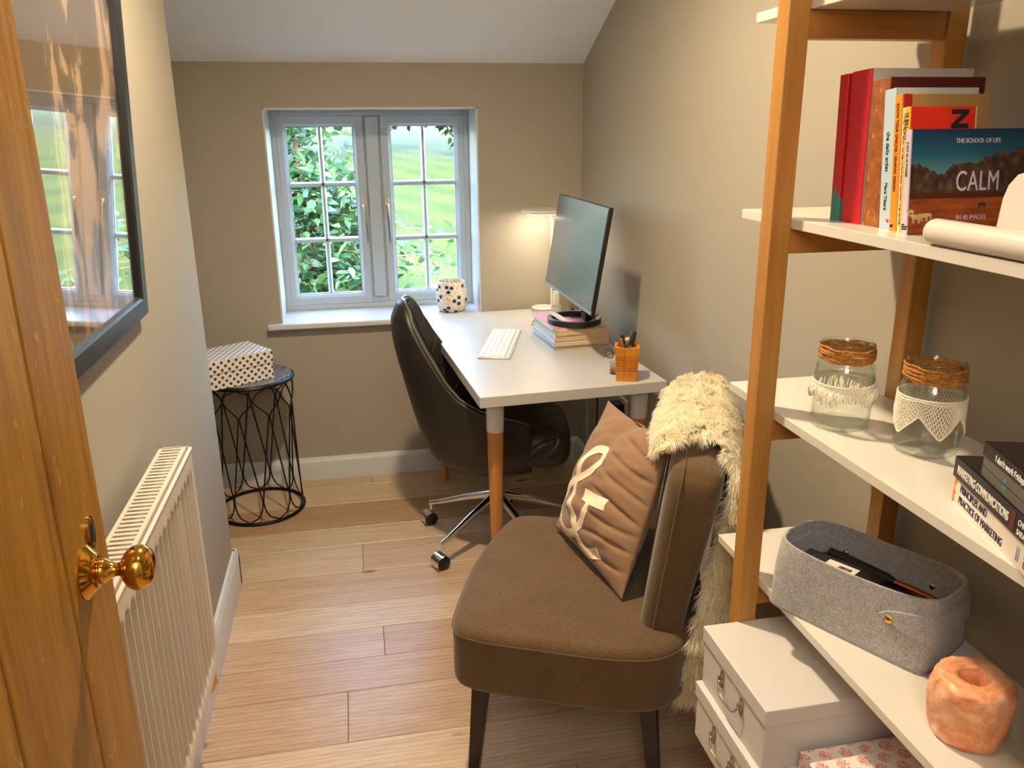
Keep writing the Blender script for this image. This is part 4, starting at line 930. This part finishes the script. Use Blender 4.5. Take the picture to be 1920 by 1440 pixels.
lettering('cover_letter', 'N', o, INK, .034, (.086, -.0002, .1365), (0, 0, 1), (-1, 0, 0), 1.0, bold=.0014)
# landscape picture book
t = NT('landscape_cover'); v = t.coord(); s = t.node('ShaderNodeSeparateXYZ'); t.link(v, s.inputs[0]); X, Z = s.outputs[0], s.outputs[2]
n1 = t.noise(t.coord(scale=(1, 0, .35)), 26, 4); n2 = t.noise(t.coord(scale=(1, 0, 1)), 90, 4); n3 = t.noise(t.coord(scale=(.25, 0, 2.2)), 70, 3)
ridge = mth(t, 'ADD', .083, mth(t, 'MULTIPLY', mth(t, 'SUBTRACT', n1, .5), .055))
ridge = mth(t, 'ADD', ridge, mth(t, 'MULTIPLY', mth(t, 'ABSOLUTE', mth(t, 'SUBTRACT', X, .045)), .22))
sky_ = t.ramp(mth(t, 'MULTIPLY', Z, 7.0), [(.5, col(96, 140, 140)), (.72, col(30, 92, 112)), (.98, col(14, 40, 74))])
mtn = t.ramp(n2, [(.3, col(30, 26, 32)), (.52, col(74, 52, 40)), (.75, col(128, 92, 66))])
fld = t.ramp(n3, [(.3, col(112, 48, 16)), (.7, col(176, 88, 34))])
c = t.mix(mth(t, 'LESS_THAN', Z, ridge), sky_, mtn); c = t.mix(mth(t, 'LESS_THAN', Z, .054), c, col(78, 34, 18)); c = t.mix(mth(t, 'LESS_THAN', Z, .047), c, fld)
t.base(c); t.set(Roughness=.4)
cb = ubook('landscape_book', 'landscape picture book titled CALM with mountains on its cover, nearest of the row', -.252, -2.4975, .0115, .137, .180, t.m, col(206, 192, 204), 7)
spine_text(cb, 'CALM IN 40 IMAGES', plain('grey_ink2', col(110, 96, 110), .6), .0060, .0115, .122, sx=.85); lettering('publisher_mark', 'THE\nSCHOOL\nOF LIFE', cb, INK, .0030, (-.0014, .0100, .0130), (0, -1, 0), (0, 0, 1))
lettering('lettering', 'THE SCHOOL OF LIFE', cb, INKL, .0080, (.066, -.0002, .1190), (1, 0, 0), (0, 0, 1), .88, bold=.0001)
lettering('lettering', 'CALM', cb, INKL, .0375, (.0690, -.0002, .0565), (1, 0, 0), (0, 0, 1), .66, space=1.06)
lettering('lettering', 'IN 40 IMAGES', cb, INKL, .0090, (.073, -.0002, .0180), (1, 0, 0), (0, 0, 1), .86)
mb = MB()
for (x, z, sc) in ((.004, .031, .8), (.012, .0235, 1.1), (.024, .025, 1.0), (.031, .026, .8)):     # small grazing horses printed on the cover
    T = Matrix.Translation((x, -.0003, z)) @ Matrix.Scale(sc, 4)
    mb.ball((0, 0, 0), (.0062, .0004, .0030), 12, 6, 0, T); mb.ball((-.0064, 0, .0016), (.0022, .0004, .0016), 8, 6, 0, T)
    for q in (-.004, -.0025, .0035, .005): mb.box((q-.0005, -.0003, -.0075), (q+.0005, .0003, -.001), 0, T)
part('printed_horses', mb, plain('horse_print', col(206, 172, 112), .6), cb, 60)
T = Matrix.Translation((.112, -.0003, .038)); mb = MB().ball((0, 0, 0), (.006, .0004, .0024), 12, 6, 0, T)
for q in (-.004, .004): mb.box((q-.0006, -.0003, -.006), (q+.0006, .0003, 0), 0, T)
part('printed_cow', mb, plain('dark_print', col(52, 34, 32), .6), cb, 60)
# white curled holder in front of the books
hd = thing('paper_holder', 'cream white holder with a rolled front edge at the near end of the second shelf', 'holder', (-.255, -2.66, TOPS[1]))
rp = [(.0, .0), (.0, .06), (-.004, .075), (-.014, .087), (-.030, .092), (-.25, .092), (-.25, 0)]
mb = MB(); n = len(rp); vs = [(x0, y, z) for x0 in (.0, .006) for y, z in rp]; vs = [(x+.10*0+ (z*.08), y+.008+(z*.0), z) for x, y, z in vs]
mb.add(vs, [tuple(range(n)), tuple(range(2*n-1, n-1, -1))]+[(i, n+i, n+(i+1) % n, (i+1) % n) for i in range(n)]); part('back_panel', mb, M_WHITE, hd, 0, bevel=.0015)
pr = [(-.028+.0155*math.cos(a), .0165+.0160*math.sin(a)) for a in np.linspace(0, 2*PI, 28, endpoint=False)]
mb = MB(); LN = [(.082, .25), (.0850, .7), (.0855, .88)][::-1]
ys = [(.078, .45), (.0765, .75), (.073, .92), (.068, 1), (-.24, 1)]; vs = []
for y, f in ys: vs += [(-.028+(x+.028)*f, y, .0165+(z-.0165)*f) for x, z in pr]
m = len(pr); mb.add(vs, [(j*m+k, j*m+(k+1) % m, (j+1)*m+(k+1) % m, (j+1)*m+k) for j in range(len(ys)-1) for k in range(m)]+[tuple(range(m-1, -1, -1)), tuple(range((len(ys)-1)*m, len(ys)*m))])
part('front_roll', mb, M_WHITE, hd, 50); part('base', MB().box((-.026, -.24, .0006), (.006, .02, .004)), M_WHITE, hd, 0)

# ---- jars on the third shelf
M_JAR = glassy('jar_glass', (.975, .985, .97, 1), ior=1.45, edge=(.42, .55, .47, 1))
t = NT('jute_twine'); v = t.coord(); n1 = t.noise(v, 260, 3); t.base(t.ramp(n1, [(.3, col(140, 84, 26)), (.7, col(208, 144, 62))])); t.set(Roughness=.85); M_JUTE = t.m
M_LACE = plain('cotton_lace', col(240, 230, 208), .9)
def jar(lab, x, y):
    o = thing('glass_jar', lab, 'jar', (x, y, TOPS[2]))
    p = [(0, .003), (.030, .002), (.040, 0), (.0445, .004), (.0455, .012), (.0455, .020), (.0462, .05), (.0462, .078), (.0445, .090), (.040, .0975), (.0385, .100), (.0385, .121), (.0392, .1225), (.0392, .125), (.0375, .1262), (.0358, .125), (.0358, .100), (.0375, .0955), (.042, .088), (.0436, .078), (.0436, .014), (.040, .007), (0, .007)]
    part('glass', MB().lathe(p, 56), M_JAR, o, 60); mb = MB(); o.scale = (1, 1, 1.12)
    for k in range(9):
        ph = random.uniform(0, 6); zz = .1015+.0021*k; mb.tube([((.0408+.0012*math.sin(5*a+ph)+.0008*math.sin(k*1.7))*math.cos(a), (.0408+.0012*math.sin(5*a+ph))*math.sin(a), zz+.0014*math.sin(2*a+ph)+.0008*math.sin(7*a+ph*2)) for a in np.linspace(0, 2*PI, 60, endpoint=False)], .00165, 6, cyc=True)
    for k in range(5):
        ph = random.uniform(0, 6); z0 = random.uniform(.103, .117); mb.tube([((.0424+.0006*math.sin(4*a))*math.cos(a), (.0424+.0006*math.sin(4*a))*math.sin(a), z0+.0045*math.sin(a+ph)*(1 if k % 2 else -.6)) for a in np.linspace(0, 2*PI, 60, endpoint=False)], .00115, 6, cyc=True)
    part('twine', mb, M_JUTE, o, 180); return o
j = jar('squat glass jar with twine neck and tasselled cotton fringe on the third shelf', -.222, -2.352)
mb = MB(); RJ = .0472
for zz, r in ((.0690, .0015), (.0660, .0011), (.0628, .0015)): mb.tube([(RJ*math.cos(a), RJ*math.sin(a), zz+.002*math.sin(a+.6)+.0006*math.sin(30*a)) for a in np.linspace(0, 2*PI, 120, endpoint=False)], r, 6, cyc=True)
for k in range(150):
    a = 2*PI*k/150+random.gauss(0, .02); L = .014+.009*(.5+.5*math.cos(a*5+.4))**2+random.uniform(0, .004); fl_ = random.uniform(.002, .006); da = random.gauss(0, .07)
    mb.tube([(RJ*math.cos(a), RJ*math.sin(a), .063+.002*math.sin(a+.6)), ((RJ+fl_)*math.cos(a+da), (RJ+fl_)*math.sin(a+da), .063-L*.5), ((RJ+fl_*.8)*math.cos(a+da*1.6), (RJ+fl_*.8)*math.sin(a+da*1.6), .063-L)], [.0010, .0010, .0006], 5)
part('fringe', mb, M_LACE, j, 180)
j = jar('squat glass jar with twine neck and crochet lace skirt on the third shelf', -.160, -2.478)
mb = MB(); nA, nZ = 66, 12
def lz(a): q = (a*2.5/PI) % 1; return .080-(.022+.030*(1-abs(2*q-1)))
def lp_(k, r_): a = 2*PI*(k+.5*(r_ % 2))/nA; zb = lz(a); f = r_/(nZ-1); z = .080+(zb-.080)*f; rr = .0470+.0010*f+(.004*max(0, f-.7) if zb < .045 else 0); return Vector((rr*math.cos(a), rr*math.sin(a), z))
for r_ in range(nZ):
    loop = [lp_(k, r_) for k in range(nA)]
    if r_ in (0, 1, nZ-1): mb.tube(loop, .0011, 5, cyc=True)
    if r_ < nZ-1:
        for k in range(nA):
            a = lp_(k, r_); b = lp_(k if r_ % 2 == 0 else k+1, r_+1); c = lp_(k-1 if r_ % 2 == 0 else k, r_+1)
            mb.tube([a, b], .00085, 4, caps=False); mb.tube([a, c], .00085, 4, caps=False)
part('lace_skirt', mb, M_LACE, j, 180)

# ---- flat books at the near end of the third shelf.  local x = along spine (towards the viewer), y = depth towards the wall
def fbook(name, lab, loc, rz, L, Dp, h, c, sp=None, grp='books lying on the third shelf'):
    o = thing(name, lab, 'book', loc, rz, grp); cm = plain(name+'_cover', c, .4)
    mb = MB(); mb.box((0, 0, 0), (L, Dp, .0016)); mb.box((0, 0, h-.0016), (L, Dp, h)); part('cover', mb, cm, o, 0, bevel=.0005)
    part('spine', MB().box((0, -.001, 0), (L, .0022, h)), sp or cm, o, 0, bevel=.0008); part('pages', MB().box((.002, .002, .0016), (L-.002, Dp-.002, h-.0016)), M_PAPER, o, 0); return o
RZB = math.atan2(-.183, -.056); Z3 = TOPS[2]
t = NT('white_spine_flame'); v = t.coord(); s = t.node('ShaderNodeSeparateXYZ'); t.link(v, s.inputs[0]); n1 = t.noise(v, 120, 3)
fl_ = t.ramp(n1, [(.3, col(96, 110, 180)), (.42, col(214, 50, 30)), (.55, col(240, 150, 30)), (.7, col(246, 190, 60))])
t.base(t.mix(mth(t, 'LESS_THAN', mth(t, 'ADD', s.outputs[0], mth(t, 'MULTIPLY', n1, .012)), .0135), col(232, 222, 208), fl_)); t.set(Roughness=.4)
b1 = fbook('textbook', 'thick white spined marketing textbook at the bottom of the stack beside the jars', (-.239, -2.639, Z3), RZB, .262, .185, .036, col(226, 216, 202), t.m)
lettering('lettering', 'PRINCIPLES AND', b1, INKB, .0140, (.020, -.0013, .0205), (1, 0, 0), (0, 0, 1), .70); lettering('lettering', 'PRACTICE OF MARKETING', b1, INKB, .0140, (.020, -.0013, .0055), (1, 0, 0), (0, 0, 1), .70)
lettering('lettering', 'JOBBER', b1, INKR, .0125, (.186, -.0013, .0205), (1, 0, 0), (0, 0, 1), .74); lettering('lettering', 'ELLIS-CHADWICK', b1, INKR, .0115, (.186, -.0013, .0070), (1, 0, 0), (0, 0, 1), .70)
lettering('edition_mark', 'II', b1, plain('pale_blue_ink', col(150, 176, 196), .6), .024, (.168, -.0013, .008), (1, 0, 0), (0, 0, 1), .7)
b2 = fbook('textbook', 'thick black marketing textbook second in the stack beside the jars', (-.244, -2.640, Z3+.0362), RZB, .258, .185, .027, col(38, 30, 28))
lettering('lettering', 'MARKETING COMMUNICATIONS', b2, INKW, .0150, (.012, -.0013, .0080), (1, 0, 0), (0, 0, 1), .60, bold=.0003)
lettering('lettering', 'CHRIS FILL', b2, INKW, .0095, (.168, -.0013, .0145), (1, 0, 0), (0, 0, 1), .8); lettering('lettering', 'SARAH TURNBULL', b2, INKW, .0095, (.168, -.0013, .0035), (1, 0, 0), (0, 0, 1), .8)
part('maroon_panel', MB().box((.150, -.0014, .002), (.161, .0, .025)), plain('maroon', col(92, 40, 36), .5), b2, 0)
b3 = fbook('hardback_book', 'dark grey spined book third in the stack beside the jars', (-.258, -2.700, Z3+.0634), RZB-.02, .19, .13, .026, col(96, 92, 84))
part('groove_line', MB().box((0, -.0014, .0125), (.19, 0, .0135)), plain('dark_line', col(52, 50, 46), .6), b3, 0)
for q, z in ((.058, .015), (.058, .006)): part('blue_mark', MB().box((q, -.0016, z), (q+.004, 0, z+.005)), plain('blue_ink', col(70, 150, 190), .5), b3, 0)
b4 = fbook('hardback_book', 'black book with white lettering on its spine on top of the stack beside the jars', (-.259, -2.698, Z3+.0896), RZB-.01, .195, .135, .0165, col(34, 26, 24))
lettering('lettering', "I don't work Fridays", b4, INKW, .0105, (.034, -.0013, .0048), (1, 0, 0), (0, 0, 1), .82, bold=.0002)
ds = thing('trinket_dish', 'small cream fluted dish with a gilt rim on the top black book', 'dish', (-.2215, -2.7900, Z3+.1063)); fl8 = lambda a, z: 1+.045*math.cos(8*a)*min(1, z/.01)
mb = MB().lathe([(0, 0), (.022, 0), (.026, .004), (.042, .011), (.050, .016), (.0495, .0172), (.041, .0130), (.025, .0060), (0, .005)], 96, 0, None, False, fl8); part('bowl', mb, plain('cream_china', col(238, 226, 196), .18, coat=.3), ds, 60)
part('gilt_rim', MB().tube([(.0500*(1+.045*math.cos(8*a))*math.cos(a), .0500*(1+.045*math.cos(8*a))*math.sin(a), .0168) for a in np.linspace(0, 2*PI, 96, endpoint=False)], .0007, 6, cyc=True), M_GOLD, ds, 180)

# ---- fourth shelf: felt basket, salt candle holder, white box
Z4 = TOPS[3]
t = NT('grey_felt'); n1 = t.noise(t.coord(), 420, 4, .7); n2 = t.noise(t.coord(), 90, 3); c = t.mix(.35, t.ramp(n1, [(.35, col(122, 119, 118)), (.66, col(208, 204, 200))]), t.ramp(n2, [(.3, col(148, 145, 143)), (.7, col(190, 187, 184))]))
t.base(c); t.set(Roughness=.95, Specular_IOR_Level=.1, Sheen_Weight=.3); t.bump(n1, .5, .002); M_FELT = t.m
BC = Vector((-.188, -2.428, Z4)); bkt = thing('felt_basket', 'long grey felt storage basket with brass studs on the fourth shelf', 'basket', BC, math.atan2(-.234, .125))
BL, BW, BH = .1370, .0730, .117
def bring(f, off):
    out = []
    for k in range(72):
        a = 2*PI*k/72; ca, sa = math.cos(a), math.sin(a); e = 2/(12-8.2*f)      # square foot, oval rim
        x = math.copysign(abs(ca)**e, ca)*(BL-off+.002*f); y = math.copysign(abs(sa)**e, sa)*(BW-off); out.append((x, y))
    return out
mb = MB(); vs = []; fz = list(np.linspace(0, 1, 9))
for f in fz: vs += [(x, y, BH*f+.004*f*abs(x)/BL) for x, y in bring(f, 0)]
for f in fz[::-1]: vs += [(x, y, max(.004, BH*f+.004*f*abs(x)/BL)) for x, y in bring(f, .0042)]
m = 72; L = len(vs)//m
mb.add(vs, [(j*m+k, j*m+(k+1) % m, (j+1)*m+(k+1) % m, (j+1)*m+k) for j in range(L-1) for k in range(m)]+[tuple(range(m-1, -1, -1)), tuple(range((L-1)*m, L*m))])
part('basket_wall', mb, M_FELT, bkt, 50)
mb = MB(); foot = bring(.02, -.0006); mb.tube([(x, y, .0045+.0011*math.sin(k*PI)) for k, (x, y) in enumerate(foot)], .0010, 5, cyc=True); part('stitching', mb, plain('grey_thread', col(140, 136, 134), .9), bkt, 180)
# felt end straps wrapping each short end, fixed with studs on the long sides
for ex in (1, -1):
    mb = MB()
    def strap(u, v, off):
        a = R(-87+174*u); f = .80-.34*v; hv = (1-abs(2*u-1)**6)**.5 if abs(2*u-1) < 1 else 0; f = .63+(v-.5)*-.34*max(.05, hv)
        e = 2/(12-8.2*f); ca, sa = math.cos(a), math.sin(a)
        x = ex*(abs(ca)**e)*(BL+.002*f+off); y = math.copysign(abs(sa)**e, sa)*(BW+off); return (x, y, BH*f+.004*f*abs(x)/BL)
    t1, t2 = (.0036, .0002) if ex > 0 else (-.0044, -.0068)
    mb.grid(lambda u, v: strap(u, v, t1), 40, 7); o_ = len(mb.v); mb.grid(lambda u, v: strap(u, v, t2), 40, 7)
    for i in range(39):
        for jj in (0, 6): a, b = i*7+jj, (i+1)*7+jj; mb.f.append((a, b, b+o_, a+o_)); mb.mi.append(0)
    part('strap', mb, M_FELT, bkt, 60)
    for sy in (1, -1):
        a = R(83); f = .62; e = 2/(12-8.2*f); p = Vector((ex*(abs(math.cos(a))**e)*(BL+.002*f), sy*(abs(math.sin(a))**e)*BW, BH*f)); nn = Vector((ex*.12, sy, 0)).normalized()
        if ex < 0: p = p-nn*.0072; nn = -nn
        T = Matrix.Translation(p+nn*.0022) @ nn.to_track_quat('Z', 'Y').to_matrix().to_4x4()
        part('stud', MB().lathe([(0, 0), (.0068, 0), (.0068, .0012), (.005, .0030), (0, .0036)], 20, 0, T), M_GOLD, bkt, 60)
        T = Matrix.Translation(p-nn*.0044) @ (-nn).to_track_quat('Z', 'Y').to_matrix().to_4x4(); part('stud_back', MB().lathe([(0, 0), (.0048, 0), (.0040, .0014), (0, .0016)], 16, 0, T), M_STEEL, bkt, 60)
BR_ = math.atan2(-.234, .125); BM = Matrix.Translation(BC) @ Matrix.Rotation(BR_, 4, 'Z')
def inb(x, y, z): return tuple(BM @ Vector((x, y, z)))
o = thing('cosmetic_box', 'slim black box with a white barcode label inside the grey felt basket', 'box', inb(-.028, -.018, .0045), BR_+.04); part('carton', MB().box((-.075, -.018, 0), (.060, .018, .090)), M_BLACK, o, 0, bevel=.001)
part('barcode_label', MB().box((-.032, -.0188, .050), (.020, .006, .0906)), plain('white_label', col(226, 210, 192), .6), o, 0)
mb = MB(); x = -.010
for k in range(15): w = random.choice((.0005, .0008, .0012)); mb.box((x, -.012, .0906), (x+w, -.003, .0909)); x += w+random.choice((.0005, .0009)); 
part('barcode', mb, INK, o, 0)
o = thing('hair_brush', 'copper handled brush lying inside the grey felt basket', 'brush', inb(.0, .024, .0805), BR_-.08); o.rotation_euler = (0, 0, BR_-.08)
part('handle', MB().tube([(.035, 0, 0), (.06, 0, .001), (.095, 0, .001), (.112, 0, 0)], [.0055, .0068, .0062, .004], 14), plain('copper', col(190, 112, 62), .22, 1), o); part('head', MB().tube([(-.085, 0, 0), (-.04, 0, 0), (.02, 0, 0), (.036, 0, 0)], [.010, .011, .010, .006], 14), M_BLACK, o)
o = thing('make_up_bag', 'dark pouch lying at the bottom of the grey felt basket', 'pouch', inb(-.004, .024, .0045), BR_); part('pouch_body', MB().box((-.105, -.014, 0), (.115, .030, .0645)), plain('dark_fabric', col(40, 36, 36), .8), o, 60, bevel=.008)
# salt candle holder
t = NT('salt_crystal'); v = t.coord(); n1 = t.noise(v, 26, 5, .6, 1.2); n2 = t.noise(v, 70, 4)
t.base(t.mix(.25, t.ramp(n1, [(.32, col(214, 122, 66)), (.48, col(236, 160, 106)), (.66, col(250, 212, 178))]), t.ramp(n2, [(.3, col(224, 138, 86)), (.7, col(252, 216, 186))])))
t.set(Roughness=.35, Subsurface_Weight=.35, Subsurface_Scale=.02); t.b.inputs['Subsurface Radius'].default_value = (1, .45, .2); t.bump(n1, .6, .006)
sh = thing('salt_candle_holder', 'orange pink salt crystal candle holder on the fourth shelf', 'candle holder', (-.2085, -2.694, Z4), .4)
prof = [(0, 0), (.040, 0), (.047, .004), (.0505, .016), (.052, .036), (.0535, .056), (.053, .074), (.0500, .086), (.0440, .0915), (.0340, .0925), (.0240, .0915), (.0205, .0895), (.0195, .084), (.0190, .062), (0, .062)]
def facet(a, z):
    p = Vector((math.cos(a)*2.2, math.sin(a)*2.2, z*34)); return .955+(.075*noise.noise(p*.9)+.045*noise.noise(p*2.2+Vector((3, 3, 3))))*(1 if z > .002 else .6)
rp_ = []
for (r0, z0), (r1, z1) in zip(prof, prof[1:]):
    for s in np.linspace(0, 1, 4, endpoint=False): rp_.append((r0+(r1-r0)*s, z0+(z1-z0)*s))
rp_.append(prof[-1]); part('rock', MB().lathe(rp_, 60, 0, None, False, lambda a, z: facet(a, z)), t.m, sh, 60)
o = thing('white_box', 'plain white box at the near end of the fourth shelf', 'box', (-.118, -2.86, Z4)); part('carton', MB().box((-.055, -.09, 0), (.055, .092, .215)), M_WHITE, o, 0, bevel=.002)

# ---- bottom shelf: white suitcase style boxes and a flowered box
M_BOXW = plain('white_box_card', col(206, 200, 192), .5, bump=.03)
Z5 = TOPS[4]
def storage(z, lab, dx=0, dy=0):
    o = thing('storage_box', lab, 'box', (-.225+dx, -2.385+dy, z), 0, 'white boxes stacked on the bottom shelf'); BX, BY, H = .165, .1165, .1180
    part('body', MB().box((-BX, -BY, 0), (BX, BY, H-.006)), M_BOXW, o, 0, bevel=.0015); part('lid', MB().box((-BX-.0035, -BY-.0035, H-.030), (BX+.0035, BY+.0035, H)), M_BOXW, o, 0, bevel=.002)
    mb = MB(); x0 = -BX-.0008; zz = H-.056
    for sy in (-1, 1):
        y = sy*.037; pr = [(.0058*math.cos(a)+0, (.0115 if math.sin(a) > 0 else -.0115)+.0058*math.sin(a)) for a in np.linspace(0, 2*PI, 18, endpoint=False)]
        T = Matrix.Translation((x0, y, zz)) @ Matrix(((0, 0, -1, 0), (1, 0, 0, 0), (0, 1, 0, 0), (0, 0, 0, 1)))
        mb.prism(pr, 0, .0013, 0, T); mb.box((-.0058, -.004, .0013), (.0058, .004, .0055), 0, T)
        for q in (-.0115, .0115): mb.ball((0, q, .0013), (.0022, .0022, .0012), 10, 6, 0, T)
    pl = part('handle_plate', mb, M_STEEL, o, 30)
    pts = [(x0-.003, -.037, zz), (x0-.007, -.036, zz-.004), (x0-.009, -.030, zz-.015), (x0-.010, -.022, zz-.019), (x0-.010, 0, zz-.021), (x0-.010, .022, zz-.019), (x0-.009, .030, zz-.015), (x0-.007, .036, zz-.004), (x0-.003, .037, zz)]
    part('handle', MB().tube(pts, .0019, 10), M_STEEL, o, 180); return o
storage(Z5, 'lower white handled box, under the top white box on the bottom shelf', -.008)
storage(Z5+.1185, 'top white lidded box with a metal handle, stacked under the fourth shelf')
t = NT('red_flower_card'); u, v = facecoord(t); d, A_, B_ = dot_dist(t, u, v, .0360, .0440)
n1 = t.node('ShaderNodeTexVoronoi'); n1.inputs['Scale'].default_value = 520; t.link(t.coord(), n1.inputs['Vector'])
f = mth(t, 'MULTIPLY', mth(t, 'LESS_THAN', d, .0108), mth(t, 'LESS_THAN', n1.outputs['Distance'], .50)); t.base(t.mix(f, col(236, 222, 208), col(214, 88, 88))); t.set(Roughness=.55)
o = thing('patterned_box', 'cream box printed with red dandelion heads beside the white boxes', 'box', (-.208, -2.640, Z5)); part('body', MB().box((-.120, -.124, 0), (.120, .124, .140)), t.m, o, 0, bevel=.001); part('lid', MB().box((-.124, -.127, .118), (.124, .127, .1575)), t.m, o, 0, bevel=.0012)

# ---- recessed ceiling lamps
for i, (x, y, z, e) in enumerate(DOWNLIGHTS):
    o = thing('ceiling_downlight', ['round white recessed ceiling lamp over the middle of the room', 'round white recessed ceiling lamp nearer the door'][i], 'lamp', (x, y, CEIL_Z))
    part('trim_ring', MB().lathe([(.030, -.004), (.042, -.006), (.046, -.003), (.047, 0), (.030, 0)], 36, 0, None, True), M_TRIM, o, 40); part('lens', MB().lathe([(0, -.001), (.030, -.001)], 28), M_EMIT, o, 0)
